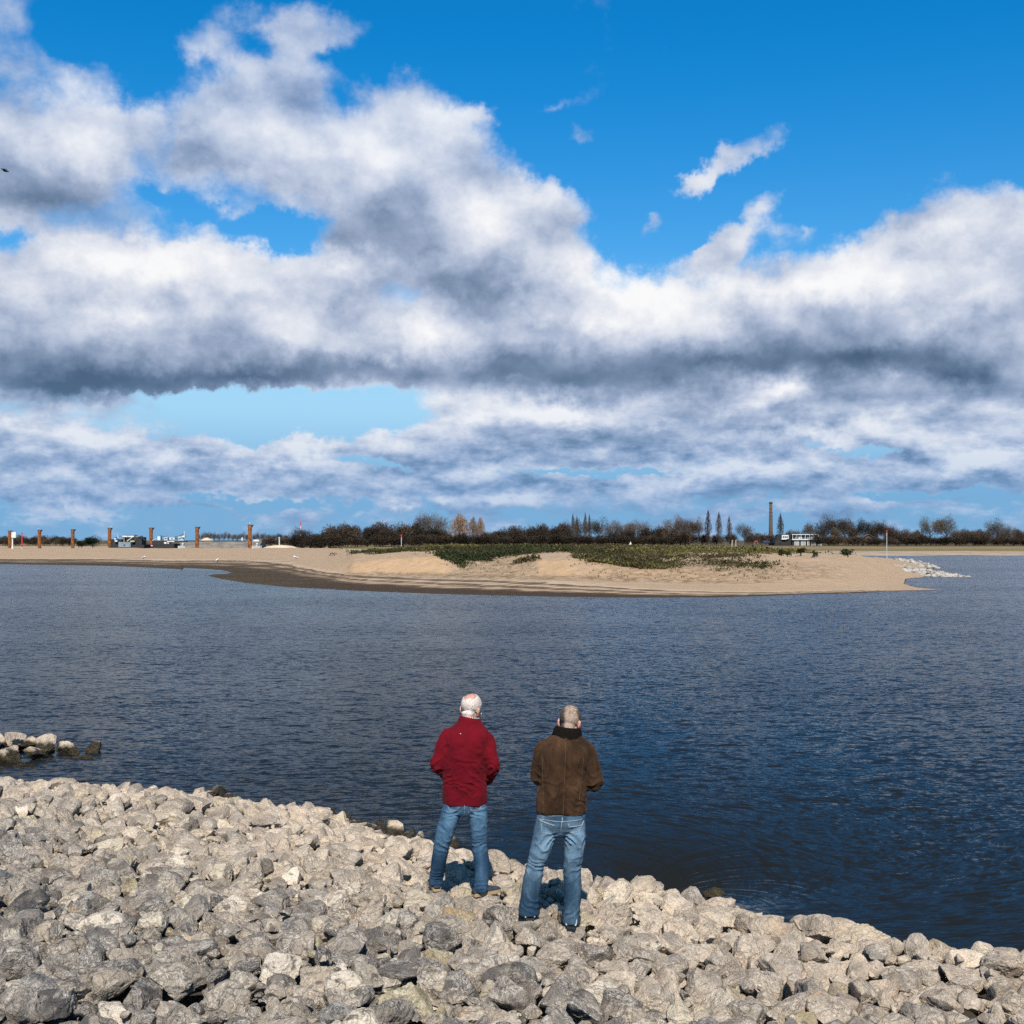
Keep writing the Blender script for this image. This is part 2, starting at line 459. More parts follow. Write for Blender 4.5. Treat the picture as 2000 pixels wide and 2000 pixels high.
# ------------------------------------------------------------------ materials
class Mat:
    def __init__(self, name, rough=0.8, spec=0.3):
        self.m = bpy.data.materials.new(name)
        self.m.use_nodes = True
        self.t = self.m.node_tree
        self.b = self.t.nodes['Principled BSDF']
        self.b.inputs['Roughness'].default_value = rough
        self.b.inputs['Specular IOR Level'].default_value = spec
    def n(self, kind, **kw):
        q = self.t.nodes.new(kind)
        for k, v in kw.items():
            setattr(q, k, v)
        return q
    def set(self, sock, v):
        if isinstance(v, (int, float)):
            sock.default_value = v
        elif isinstance(v, (tuple, list)):
            v = tuple(v)
            if len(sock.default_value) == 4 and len(v) == 3:
                v = v + (1,)
            sock.default_value = v
        else:
            self.t.links.new(v, sock)
    def math(self, op, a, b=None, c=None, clamp=False):
        q = self.n('ShaderNodeMath', operation=op, use_clamp=clamp)
        for i, v in enumerate((a, b, c)):
            if v is not None:
                self.set(q.inputs[i], v)
        return q.outputs[0]
    def rng(self, v, a, b, c=0.0, d=1.0):
        q = self.n('ShaderNodeMapRange', interpolation_type='SMOOTHSTEP')
        self.set(q.inputs[0], v)
        for i, w in enumerate((a, b, c, d)):
            self.set(q.inputs[i + 1], w)
        return q.outputs[0]
    def mix(self, fac, a, b, mode='MIX'):
        q = self.n('ShaderNodeMix', data_type='RGBA', blend_type=mode)
        self.set(q.inputs[0], fac)
        self.set(q.inputs[6], a)
        self.set(q.inputs[7], b)
        return q.outputs[2]
    def noise(self, vec, scale, detail=4, rough=0.55, dist=0.0, out=0):
        q = self.n('ShaderNodeTexNoise')
        self.set(q.inputs['Vector'], vec)
        q.inputs['Scale'].default_value = scale
        q.inputs['Detail'].default_value = detail
        q.inputs['Roughness'].default_value = rough
        q.inputs['Distortion'].default_value = dist
        return q.outputs[out]
    def vmath(self, op, a, b=None, c=None, out=0):
        q = self.n('ShaderNodeVectorMath', operation=op)
        for i, v in enumerate((a, b, c)):
            if v is not None:
                if op == 'SCALE' and i == 1:
                    self.set(q.inputs['Scale'], v)
                else:
                    self.set(q.inputs[i], v)
        return q.outputs[out]
    def pos(self):
        return self.n('ShaderNodeNewGeometry').outputs['Position']
    def obj(self):
        return self.n('ShaderNodeTexCoord').outputs['Object']
    def attr(self, name):
        q = self.n('ShaderNodeAttribute', attribute_name=name)
        return q
    def sep(self, v):
        q = self.n('ShaderNodeSeparateXYZ')
        self.set(q.inputs[0], v)
        return q.outputs
    def ramp(self, fac, stops, interp='LINEAR'):
        q = self.n('ShaderNodeValToRGB')
        self.set(q.inputs[0], fac)
        cr = q.color_ramp
        cr.interpolation = interp
        while len(cr.elements) < len(stops):
            cr.elements.new(0.5)
        for e, (p, c) in zip(cr.elements, stops):
            e.position = p
            e.color = tuple(c)[:3] + (1,)
        return q.outputs[0]
    def bump(self, h, strength=0.5, dist=0.02, normal=None):
        q = self.n('ShaderNodeBump')
        q.inputs['Strength'].default_value = strength
        q.inputs['Distance'].default_value = dist
        self.set(q.inputs['Height'], h)
        if normal is not None:
            self.set(q.inputs['Normal'], normal)
        return q.outputs[0]
    def color(self, c):
        self.set(self.b.inputs['Base Color'], c)
    def normal(self, nrm):
        self.set(self.b.inputs['Normal'], nrm)

def plain(name, c1, c2=None, scale=3.0, rough=0.8, bump=0.0, bscale=40.0, spec=0.3, metal=0.0, coords='obj', detail=5):
    """a painted or grown surface: two tones mixed by noise, with fine relief"""
    m = Mat(name, rough, spec)
    m.b.inputs['Metallic'].default_value = metal
    v = m.obj() if coords == 'obj' else m.pos()
    if c2 is None:
        c2 = tuple(0.75 * c for c in c1[:3])
    f = m.noise(v, scale, detail, 0.6)
    m.color(m.mix(m.rng(f, 0.35, 0.65), c1, c2))
    if bump:
        m.normal(m.bump(m.noise(v, bscale, 4, 0.6), bump, 0.02))
    return m.m
# ================================================================== setting: river, banks, sand
# ---- the river
WX, WY = x_at(1318, 10498.0 / 655), 10498.0 / 655      # the whirl by the bank
xs = np.unique(np.concatenate([np.linspace(-40, 40, 41), np.linspace(WX - 5, WX + 5, 101), -np.geomspace(40, 6000, 22), np.geomspace(40, 6000, 22)]))
ys = np.unique(np.concatenate([np.linspace(4, 60, 40), np.linspace(WY - 5, WY + 6, 111), np.geomspace(60, 9000, 34)]))
GX, GY = np.meshgrid(xs, ys)
rr = np.hypot(GX - WX, (GY - WY) * 0.9)
GZ = -0.42 * np.exp(-(rr / 1.15) ** 1.25)
nx, ny = len(xs), len(ys)
idx = np.arange(nx * ny).reshape(ny, nx)
wf = np.stack([idx[:-1, :-1], idx[:-1, 1:], idx[1:, 1:], idx[1:, :-1]], -1).reshape(-1, 4)
m = Mat('river_water', 0.06, 0.17)
m.b.inputs['Specular Tint'].default_value = (1.0, 0.82, 0.50, 1)
m.b.inputs['IOR'].default_value = 1.333
p = m.pos()
sx = m.sep(p)
dx = m.math('SUBTRACT', sx[0], WX)
dy = m.math('SUBTRACT', sx[1], WY)
rad = m.math('SQRT', m.math('ADD', m.math('MULTIPLY', dx, dx), m.math('MULTIPLY', dy, dy)))
# the current drags the ripples round the whirl into long curved streaks
ang = m.math('MULTIPLY', m.math('POWER', 2.718, m.math('MULTIPLY', rad, -0.42)), 2.6)
rot = m.n('ShaderNodeVectorRotate', rotation_type='Z_AXIS')
m.set(rot.inputs['Vector'], p)
rot.inputs['Center'].default_value = (WX, WY, 0)
m.set(rot.inputs['Angle'], ang)
q = rot.outputs[0]
wide = m.noise(m.vmath('MULTIPLY', p, (0.035, 0.08, 0.0)), 1.0, 3, 0.5)
def slopes(vec, mul, detail, rough, dist, gain):
    nz = m.noise(m.vmath('MULTIPLY', vec, mul), 1.0, detail, rough, dist, out=1)
    return m.vmath('MULTIPLY', m.vmath('SUBTRACT', nz, (0.5, 0.5, 0.5)), gain)
sl = m.vmath('ADD', slopes(q, (1.5, 3.6, 1.0), 3, 0.6, 0.7, (0.40, 0.80, 0.0)), slopes(q, (4.6, 10.0, 1.0), 3, 0.6, 0.5, (0.50, 0.85, 0.0)))
near = m.rng(rad, 0.5, 4.0, 1.0, 0.0)
amp = m.math('MULTIPLY', m.rng(wide, 0.35, 0.65, 0.75, 1.15), m.math('MULTIPLY_ADD', near, -0.6, 1.0))
sl = m.vmath('SCALE', sl, amp)
# only wavelet faces that lean this way can be seen at such a flat angle
s_sep = m.sep(sl)
s_cmb = m.n('ShaderNodeCombineXYZ')
m.set(s_cmb.inputs[0], s_sep[0])
m.set(s_cmb.inputs[1], m.math('SUBTRACT', m.math('MULTIPLY', m.math('ABSOLUTE', m.math('ADD', s_sep[1], 0.04)), -1.0), 0.025))
sl = s_cmb.outputs[0]
polar = m.n('ShaderNodeCombineXYZ')
theta = m.math('ARCTAN2', dy, dx)
m.set(polar.inputs[0], m.math('MULTIPLY_ADD', m.math('LOGARITHM', m.math('ADD', rad, 0.25), 2.718), 4.5, m.math('MULTIPLY', theta, 4.0)))
m.set(polar.inputs[1], m.math('MULTIPLY', rad, 0.5))
streak = m.noise(polar.outputs[0], 1.6, 3, 0.55)
bmp = m.bump(m.math('MULTIPLY', m.math('MULTIPLY', streak, near), 0.026), 1.0, 1.0)
m.normal(m.vmath('NORMALIZE', m.vmath('ADD', bmp, sl)))
m.color((0.010, 0.011, 0.011))
river = link('river_water', mesh_from('river_water', np.stack([GX, GY, GZ], -1).reshape(-1, 3), wf, True), m.m)
tag(river, 'dark blue rippled river with a whirl by the stones', kind='structure')

# ---- sand: profiles across the sand island and the beach, given as (row, distance) of points on the ground
def wline(py):
    return 10498.0 / (py - HOR)
#        px : front waterline row, then (row, depth) x 7
PROF = {
    -500: (1101, [(1096, 240), (1092, 250), (1089, 262), (1085, 275), (1081, 290), (1076, 312), (1071, 338)]),
    0:    (1102, [(1097, 236), (1094, 246), (1090, 256), (1086, 268), (1081, 284), (1076, 306), (1071, 335)]),
    200:  (1105, [(1099, 226), (1095, 238), (1091, 250), (1087, 264), (1081, 282), (1076, 306), (1070.5, 335)]),
    335:  (1111, [(1106, 200), (1100, 214), (1093, 236), (1087, 258), (1081, 280), (1075, 306), (1070.5, 335)]),
    350:  (1112, [(1108, 194), (1103, 206), (1095, 230), (1087, 256), (1081, 280), (1075, 306), (1070.5, 335)]),
    364:  (1124.5, [(1122.5, 156), (1116, 182), (1104, 205), (1090, 246), (1081, 280), (1075, 306), (1070.5, 335)]),
    430:  (1131, [(1125, 147), (1118, 172), (1106, 198), (1092, 240), (1082, 276), (1075, 305), (1070.5, 335)]),
    480:  (1139, [(1130, 136), (1121, 156), (1110, 184), (1096, 226), (1083, 272), (1075, 304), (1070.5, 335)]),
    560:  (1147, [(1137, 124), (1126, 144), (1115, 166), (1104, 190), (1090, 240), (1077, 296), (1070.5, 335)]),
    640:  (1151, [(1142, 118), (1131, 132), (1118, 146), (1108, 158), (1094, 190), (1080, 240), (1071, 335)]),
    690:  (1154, [(1144, 115), (1133, 126), (1118, 137), (1100, 142), (1090, 150), (1083, 162), (1078, 190)]),
    760:  (1157, [(1146, 112), (1134, 122), (1118, 135), (1091, 140), (1087, 146), (1080, 158), (1074, 180)]),
    850:  (1160, [(1149, 107), (1136, 118), (1119, 131), (1086, 137), (1082, 144), (1075, 160), (1070, 180)]),
    960:  (1163, [(1151, 104), (1138, 114), (1121, 126), (1104, 133), (1088, 142), (1075, 158), (1069, 178)]),
    1050: (1165, [(1152, 102), (1138, 111), (1124, 120), (1094, 126), (1083, 137), (1074, 154), (1068, 176)]),
    1110: (1166, [(1152, 101), (1138, 110), (1126, 117), (1092, 123), (1083, 134), (1073, 152), (1068, 175)]),
    1250: (1167.5, [(1153, 100), (1140, 108), (1129, 113), (1112, 119), (1094, 130), (1078, 148), (1069, 170)]),
    1400: (1167, [(1153, 100), (1141, 106), (1131, 110), (1116, 116), (1097, 126), (1082, 142), (1072, 162)]),
    1500: (1164, [(1152, 101), (1142, 106), (1133, 109), (1118, 114), (1100, 123), (1087, 135), (1077, 150)]),
    1600: (1160, [(1150, 103.5), (1143, 106.5), (1135, 109.5), (1117, 115), (1100, 122), (1090, 130), (1081, 141)]),
    1680: (1158, [(1151, 104.5), (1144, 107.5), (1134, 111), (1121, 117), (1104, 126), (1094, 138), (1086, 150)]),
    1735: (1155.5, [(1150, 107), (1144, 110.5), (1136, 116), (1124, 128), (1110, 142), (1101, 156), (1092, 180)]),
    1768: (1154, [(1150, 107.8), (1145, 113), (1140, 124), (1130, 139), (1118, 150), (1106, 168), (1097, 195)]),
    1786: (1153.5, [(1150, 108), (1146.5, 114), (1143, 121), (1133, 138), (1119, 152), (1107, 172), (1100, 200)]),
    1815: (1153, [(1150.6, 108.4), (1149, 112.3), (1145, 119), (1136, 132), (1126, 151), (1114, 182), (1106, 212)]),
    1845: (1152.3, [(1151.4, 108.8), (1150.6, 110.6), (1146, 119), (1138, 130), (1128, 149), (1118, 176), (1109, 205)]),
    1875: (1156, [(1155, 108), (1153, 111), (1148, 119), (1140, 130), (1130, 149), (1120, 176), (1111, 205)]),
    2600: (1156, [(1155, 108), (1153, 111), (1148, 119), (1140, 130), (1130, 149), (1120, 176), (1111, 205)]),
}
cols = sorted(PROF)
node_d = np.zeros((len(cols), 11))
node_z = np.zeros((len(cols), 11))
for i, c in enumerate(cols):
    wl_py, rest = PROF[c]
    d0 = wline(wl_py)
    ds = [d0 - 12, d0] + [d for (_, d) in rest]
    zs = [-1.0, 0.0] + [z_at(py, d) for (py, d) in rest]
    if c >= 1875:
        zs = [-1.2] * len(ds)
    if c == 364:
        zs[1:4] = [-0.35, -0.14, -0.2]
    if c == 430:
        zs[3] = -0.08
    ds += [ds[-1] + 30, ds[-1] + 75]
    zs += [zs[-1] - 0.9, -1.5]
    node_d[i], node_z[i] = ds, zs
colpx = np.array(cols, float)
SUB = 15
def prof_eval(px):
    """distance and height along the profile at column px (arrays over k)"""
    d = np.array([np.interp(px, colpx, node_d[:, k]) for k in range(11)])
    z = np.array([np.interp(px, colpx, node_z[:, k]) for k in range(11)])
    return d, z
pxs = np.unique(np.concatenate([np.arange(-500, 360, 20), np.arange(350, 480, 3), np.arange(480, 1690, 5), np.arange(1690, 1890, 3), np.arange(1890, 2600, 60)])).astype(float)
tt = np.linspace(0, 10, 10 * SUB + 1)
TX, TY, TZ = [], [], []
for px in pxs:
    d, z = prof_eval(px)
    dd = np.interp(tt, np.arange(11), d)
    zz = np.interp(tt, np.arange(11), z)
    TX.append(x_at(px, dd)); TY.append(dd); TZ.append(zz)
TX, TY, TZ = np.array(TX), np.array(TY), np.array(TZ)
# soften the kinks a little, then add hummocks and gullies
for _ in range(2):
    TZ[:, 1:-1] = 0.25 * TZ[:, :-2] + 0.5 * TZ[:, 1:-1] + 0.25 * TZ[:, 2:]
pp = np.stack([TX, TY, np.zeros_like(TX)], -1)
land = smooth(0.25, 1.2, TZ)
TZ = TZ + land * (0.24 * fbm(pp * 0.16, 4, 3) + 0.22 * fbm(pp * 0.8, 3, 9)) + 0.05 * fbm(pp * 0.35, 3, 5) * smooth(-0.3, 0.4, TZ)
for i_, px in enumerate(pxs):
    if 352 < px < 470:
        TZ[i_] = np.where(tt < 3.2, np.minimum(TZ[i_], 0.10), TZ[i_])
CLIFF = np.zeros_like(TX)
CRUMB = np.zeros_like(TX)
for i_, px in enumerate(pxs):
    wc = max(float(smooth(655, 700, px) * smooth(885, 865, px)), float(smooth(1046, 1060, px) * smooth(1150, 1105, px)), 0.45 * float(smooth(1100, 1160, px) * smooth(1460, 1380, px)))
    CLIFF[i_] = 0.8 * wc * smooth(3.75, 4.0, tt) * smooth(5.25, 4.95, tt)
    CRUMB[i_] = smooth(3.1, 3.45, tt) * smooth(4.15, 3.9, tt) * float(smooth(620, 700, px) * smooth(1560, 1480, px)) + 0.6 * float(smooth(1130, 1200, px) * smooth(1700, 1600, px)) * smooth(3.9, 4.2, tt) * smooth(6.4, 5.5, tt) + 0.7 * float(smooth(880, 900, px) * smooth(1060, 1040, px)) * smooth(3.9, 4.2, tt) * smooth(6.0, 5.0, tt)
n0, n1_ = TX.shape
idx = np.arange(n0 * n1_).reshape(n0, n1_)
tf = np.stack([idx[:-1, :-1], idx[1:, :-1], idx[1:, 1:], idx[:-1, 1:]], -1).reshape(-1, 4)
m = Mat('river_sand', 0.95, 0.15)
p = m.pos()
s3 = m.sep(p)
nrm = m.sep(m.n('ShaderNodeNewGeometry').outputs['Normal'])
nA = m.noise(m.vmath('MULTIPLY', p, (0.05, 0.10, 0.3)), 1.0, 5, 0.6)
nB = m.noise(m.vmath('MULTIPLY', p, (0.5, 1.2, 1.5)), 1.0, 6, 0.65)
nC = m.noise(m.vmath('MULTIPLY', p, (0.10, 0.9, 1.0)), 1.0, 5, 0.6)
fx = m.math('ADD', m.rng(s3[0], 2.0, 30.0, 0.82, 3.0), m.rng(s3[0], 30.0, 38.0, 0.0, 8.0))
zz_ = m.math('ADD', m.math('MULTIPLY', s3[2], fx), m.math('ADD', m.math('MULTIPLY', m.math('SUBTRACT', nC, 0.5), 0.22), m.math('MULTIPLY', m.math('SUBTRACT', nB, 0.5), 0.20)))
mud, wet, sand, sandl = (0.062, 0.042, 0.026), (0.13, 0.092, 0.060), (0.44, 0.325, 0.225), (0.54, 0.42, 0.315)
band = m.ramp(m.math('MULTIPLY', zz_, 1.2), [(0.0, mud), (0.16, mud), (0.205, wet), (0.235, sand), (0.275, sand), (0.30, wet), (0.36, wet), (0.385, sandl), (0.44, sand), (0.475, wet), (0.53, wet), (0.57, sandl), (0.75, sand), (1.0, sand)])
patch = m.rng(nA, 0.50, 0.66)
low = m.rng(s3[2], 0.35, 1.0, 1.0, 0.0)
leftw = m.rng(s3[0], -30.0, -12.0, 1.0, 0.0)
c = m.mix(m.math('MULTIPLY', m.math('MULTIPLY', patch, low), leftw), band, (0.080, 0.064, 0.030))
ylow = m.math('MULTIPLY', m.rng(s3[2], 0.62, 0.30, 0.0, 0.75), leftw)
c = m.mix(m.math('MULTIPLY', ylow, m.rng(nA, 0.34, 0.52)), c, (0.075, 0.054, 0.032))
c = m.mix(m.math('MULTIPLY', m.attr('cliff').outputs['Fac'], m.rng(nB, 0.2, 0.5, 0.6, 0.95)), c, (0.53, 0.36, 0.215))
lumps = m.noise(m.vmath('MULTIPLY', p, (1.1, 1.6, 3.0)), 1.0, 6, 0.7)
crumb = m.math('MULTIPLY', m.rng(lumps, 0.44, 0.58), m.math('MINIMUM', m.attr('crumb').outputs['Fac'], 1.0))
c = m.mix(m.math('MULTIPLY', crumb, 0.8), c, (0.155, 0.105, 0.052))
fleck = m.math('MULTIPLY', m.rng(m.noise(m.vmath('MULTIPLY', p, (0.9, 1.2, 1.0)), 1.0, 5, 0.7), 0.60, 0.70), m.rng(s3[2], 0.3, 1.2))
c = m.mix(m.math('MULTIPLY', fleck, 0.5), c, (0.22, 0.16, 0.10))
c = m.mix(m.rng(m.noise(p, 1.4, 5, 0.6), 0.35, 0.7, 0.0, 0.3), c, m.mix(1.0, c, (0.7, 0.66, 0.6), 'MULTIPLY'))
m.color(m.mix(1.0, c, (0.74, 0.73, 0.72), 'MULTIPLY'))
m.normal(m.bump(m.math('ADD', nB, m.noise(p, 3.5, 4, 0.6)), 0.5, 0.18))
sme = mesh_from('sand_bank', np.stack([TX, TY, TZ], -1).reshape(-1, 3), tf, True)
for nm_, arr_ in (('cliff', CLIFF), ('crumb', CRUMB)):
    at_ = sme.attributes.new(nm_, 'FLOAT', 'POINT')
    at_.data.foreach_set('value', arr_.astype(np.float32).ravel())
sand_isl = link('sand_bank', sme, m.m)
tag(sand_isl, 'pale sand island and beach with a wet muddy edge', kind='structure')
T_BVH = BVHTree.FromPolygons([tuple(v) for v in np.stack([TX, TY, TZ], -1).reshape(-1, 3)], [tuple(int(i) for i in f) for f in tf])
def terrain_z(x, y):
    hit = T_BVH.ray_cast(Vector((x, y, 30)), Vector((0, 0, -1)))
    return hit[0].z if hit[0] is not None else 0.0

# ---- the land beyond the river
def far_front(x):
    return np.interp(x, [-4000, -150, -112, -60, 20, 60, 4000], [655, 655, 640, 430, 350, 346, 340])
fxs = np.unique(np.concatenate([np.linspace(-420, 420, 170), -np.geomspace(420, 9000, 18), np.geomspace(420, 9000, 18)]))
rows = [(-8, -0.9), (0, 0.0), (6, 0.45), (14, 0.85), (26, 1.15), (60, 1.35), (100, 1.6), (150, 1.85), (205, 2.0), (400, 2.0), (1500, 2.0), (9000, 2.0)]
FV = []
for (dy_, z_) in rows:
    yy = far_front(fxs) + dy_
    nz = 0.16 * fbm(np.stack([fxs * 0.06, yy * 0.06, yy * 0], -1), 3, 21) if 5 < dy_ < 180 else 0
    FV.append(np.stack([fxs, yy, np.full_like(fxs, z_) + nz], -1))
FV = np.array(FV)
idx = np.arange(FV.shape[0] * FV.shape[1]).reshape(FV.shape[:2])
ff = np.stack([idx[:-1, :-1], idx[:-1, 1:], idx[1:, 1:], idx[1:, :-1]], -1).reshape(-1, 4)
m = Mat('far_land', 0.95, 0.1)
p = m.pos()
s3 = m.sep(p)
nA = m.noise(m.vmath('MULTIPLY', p, (0.02, 0.05, 0.1)), 1.0, 5, 0.6)
nB = m.noise(m.vmath('MULTIPLY', p, (0.12, 0.12, 0.3)), 1.0, 5, 0.65)
zz_ = m.math('MULTIPLY_ADD', m.math('SUBTRACT', nA, 0.5), 0.5, s3[2])
c = m.ramp(m.math('MULTIPLY', zz_, 0.5), [(0.0, (0.12, 0.09, 0.07)), (0.05, (0.43, 0.34, 0.27)), (0.52, (0.44, 0.35, 0.27)), (0.60, (0.20, 0.165, 0.07)), (0.70, (0.24, 0.19, 0.09)), (0.85, (0.30, 0.23, 0.14)), (1.0, (0.12, 0.095, 0.05))])
c = m.mix(m.rng(nB, 0.42, 0.62, 0.0, 0.5), c, m.mix(1.0, c, (0.55, 0.55, 0.45), 'MULTIPLY'))
m.color(m.mix(1.0, c, (0.74, 0.73, 0.72), 'MULTIPLY'))
m.normal(m.bump(nB, 0.5, 0.5))
far_land = link('ground', mesh_from('ground', FV.reshape(-1, 3), ff, True), m.m)
tag(far_land, 'flat land with a sandy shore across the river', kind='structure')

# ---- the stone bank in front: crest line traced on the ground
CREST = [(-350, 1488), (0, 1518), (180, 1528), (350, 1545), (480, 1580), (640, 1612), (850, 1652), (1000, 1672), (1150, 1695), (1300, 1722), (1400, 1752), (1500, 1768), (1700, 1806), (2000, 1842), (2350, 1880)]
ZC = 1.0
cp = np.array([((px - 1000) / FPX * d, d) for px, py in CREST for d in [(CAMZ - ZC - 0.17) * FPX / (py - HOR)]])
def bank_s(x, y):
    """signed distance from the crest line: + towards the camera"""
    x, y = np.asarray(x, float), np.asarray(y, float)
    best = np.full(x.shape, 1e9)
    sgn = np.zeros(x.shape)
    for a, b in zip(cp[:-1], cp[1:]):
        ab = b - a
        L2 = ab @ ab
        t = np.clip(((x - a[0]) * ab[0] + (y - a[1]) * ab[1]) / L2, 0, 1)
        d = np.hypot(x - a[0] - t * ab[0], y - a[1] - t * ab[1])
        side = ab[0] * (y - a[1]) - ab[1] * (x - a[0])
        upd = d < best
        best = np.where(upd, d, best)
        sgn = np.where(upd, np.where(side < 0, 1.0, -1.0), sgn)
    return best * sgn
def bank_z(x, y):
    s = bank_s(x, y)
    slope = np.interp(np.asarray(x, float), [-8, -3, 0, 3], [0.27, 0.27, 0.36, 0.46])
    zin = ZC + 0.085 * s + 0.0016 * s * s
    zout = ZC + slope * s
    # blend round the crest
    k = 0.35
    hh = np.clip(0.5 + 0.5 * s / k, 0, 1)
    z = zout * (1 - hh) + zin * hh
    pq = np.stack([np.asarray(x, float) * 0.45, np.asarray(y, float) * 0.45, np.zeros_like(np.asarray(x, float))], -1)
    return np.maximum(z, -1.2) + 0.10 * fbm(pq, 2, 31)
bx, by = np.meshgrid(np.linspace(-22, 18, 90), np.linspace(-6, 30, 90))
bz = bank_z(bx, by) - 0.22
idx = np.arange(bx.size).reshape(bx.shape)
bf = np.stack([idx[:-1, :-1], idx[:-1, 1:], idx[1:, 1:], idx[1:, :-1]], -1).reshape(-1, 4)
keep = (bz.ravel()[bf].max(1) > -0.9)
soil = plain('bank_soil', (0.05, 0.043, 0.034), (0.03, 0.026, 0.02), 2.0, 0.95, 0.6, 12.0, coords='pos')
bank = link('stone_bank', mesh_from('stone_bank', np.stack([bx, by, bz], -1).reshape(-1, 3), bf[keep], True), soil)
tag(bank, 'river bank armoured with loose grey and beige quarry stones', kind='structure')

# ---- stones
def stone_shape(seed, level):
    rg = np.random.default_rng(1000 + seed)
    v, f = ICO[level]
    npl = rg.integers(8, 15)
    nn = rg.normal(size=(npl, 3))
    nn /= np.linalg.norm(nn, axis=1)[:, None]
    dd = rg.uniform(0.5, 1.0, npl)
    dots = v @ nn.T
    rr_ = np.where(dots > 0.05, dd / np.maximum(dots, 0.05), 9.0)
    k = rg.uniform(34, 90)
    r = -np.log(np.exp(-k * np.minimum(rr_, 1.5)).sum(1) + math.exp(-k * 1.25)) / k
    o = rg.uniform(0, 50, 3)
    r = r + 0.05 * fbm(v * 1.7 + o, 2, seed) + 0.055 * fbm(v * 4.5 + o, 4, seed + 5, 0.66)
    st = vnoise(v * np.array([2.2, 2.2, 2.2]) + o + 9, seed + 3)
    r = r - 0.05 * smooth(0.02, 0.06, st)                 # broken-off flakes leave small steps
    out = v * r[:, None]
    out /= np.abs(out).max(0)[None, :] ** 0.6
    out -= out.mean(0)
    return out, f
NPROTO = 36
PROTO = {lv: [stone_shape(k, lv) for k in range(NPROTO)] for lv in (2, 3, 4, 5)}

m = Mat('quarry_stone', 0.88, 0.25)
geo = m.pos()
tone = m.math('FRACT', m.math('ADD', m.attr('tone').outputs['Fac'], m.n('ShaderNodeObjectInfo').outputs['Random']))
off = m.vmath('SCALE', (41.0, 23.0, 17.0), tone)
p = m.vmath('ADD', geo, off)
s3 = m.sep(geo)
warp = m.vmath('SCALE', m.vmath('SUBTRACT', m.noise(p, 6.0, 4, 0.6, out=1), (0.5, 0.5, 0.5)), 0.22)
pw = m.vmath('ADD', p, warp)
nL = m.noise(p, 3.2, 4, 0.55)
nM = m.noise(pw, 11.0, 7, 0.68)
nF = m.noise(p, 55.0, 5, 0.7)
base = m.ramp(tone, [(0.0, (0.042, 0.042, 0.046)), (0.10, (0.075, 0.073, 0.075)), (0.20, (0.20, 0.185, 0.172)), (0.30, (0.105, 0.101, 0.102)), (0.42, (0.28, 0.245, 0.205)), (0.54, (0.135, 0.129, 0.128)), (0.66, (0.32, 0.275, 0.225)), (0.76, (0.095, 0.104, 0.118)), (0.84, (0.26, 0.225, 0.185)), (0.93, (0.56, 0.51, 0.44)), (0.975, (0.22, 0.195, 0.11)), (1.0, (0.24, 0.21, 0.13))])
silt = m.rng(s3[2], 1.55, 0.95, 0.0, 0.85)
dust = m.math('MULTIPLY', silt, m.rng(nL, 0.32, 0.58, 0.35, 1.0))
base = m.mix(m.rng(nL, 0.50, 0.66, 0.0, 0.5), base, (0.32, 0.28, 0.235))
base = m.mix(m.math('MULTIPLY', m.rng(nM, 0.48, 0.37), 0.85), base, (0.055, 0.052, 0.053))
# pale crust: a broken net of thin filaments and flecks
fil = m.rng(m.math('ABSOLUTE', m.math('SUBTRACT', nM, 0.515)), 0.022, 0.002)
fil2 = m.rng(m.math('ABSOLUTE', m.math('SUBTRACT', m.noise(pw, 24.0, 6, 0.7), 0.5)), 0.03, 0.004)
netf = m.math('MULTIPLY', m.math('MAXIMUM', fil, m.math('MULTIPLY', fil2, 0.7)), m.rng(m.noise(p, 4.5, 3, 0.5), 0.40, 0.56))
base = m.mix(m.math('MULTIPLY', netf, 0.8), base, (0.56, 0.53, 0.49))
base = m.mix(m.math('MULTIPLY', m.rng(nM, 0.60, 0.68), 0.6), base, (0.50, 0.46, 0.41))
vo = m.n('ShaderNodeTexVoronoi', feature='DISTANCE_TO_EDGE')
m.set(vo.inputs['Vector'], pw)
vo.inputs['Scale'].default_value = 7.0
vein = m.math('MULTIPLY', m.rng(vo.outputs['Distance'], 0.05, 0.008), m.rng(nL, 0.44, 0.56))
base = m.mix(m.math('MULTIPLY', vein, 0.5), base, (0.06, 0.056, 0.054))
rust = m.math('MULTIPLY', m.rng(m.noise(p, 2.1, 4, 0.6), 0.62, 0.72), 0.5)
base = m.mix(rust, base, (0.36, 0.21, 0.10))
base = m.mix(m.math('MULTIPLY', dust, 0.80), base, (0.54, 0.45, 0.36))
base = m.mix(m.rng(nF, 0.32, 0.62, 0.5, 0.0), base, m.mix(1.0, base, (0.42, 0.42, 0.43), 'MULTIPLY'))
base = m.mix(1.0, base, (1.20, 1.16, 1.10), 'MULTIPLY')
wetz = m.math('MULTIPLY_ADD', m.math('SUBTRACT', nL, 0.5), 0.5, s3[2])
wetf = m.rng(wetz, 0.30, 0.17)
base = m.mix(wetf, base, m.mix(m.rng(nM, 0.4, 0.65), (0.018, 0.013, 0.008), (0.05, 0.04, 0.018)))
m.color(base)
m.set(m.b.inputs['Roughness'], m.math('MULTIPLY_ADD', wetf, -0.45, 0.9))
hgt = m.math('ADD', m.math('MULTIPLY', nM, 0.05), m.math('MULTIPLY', nF, 0.014))
hgt = m.math('ADD', hgt, m.math('MULTIPLY', vein, -0.008))
m.normal(m.bump(hgt, 0.9, 1.0))
STONE = m.m

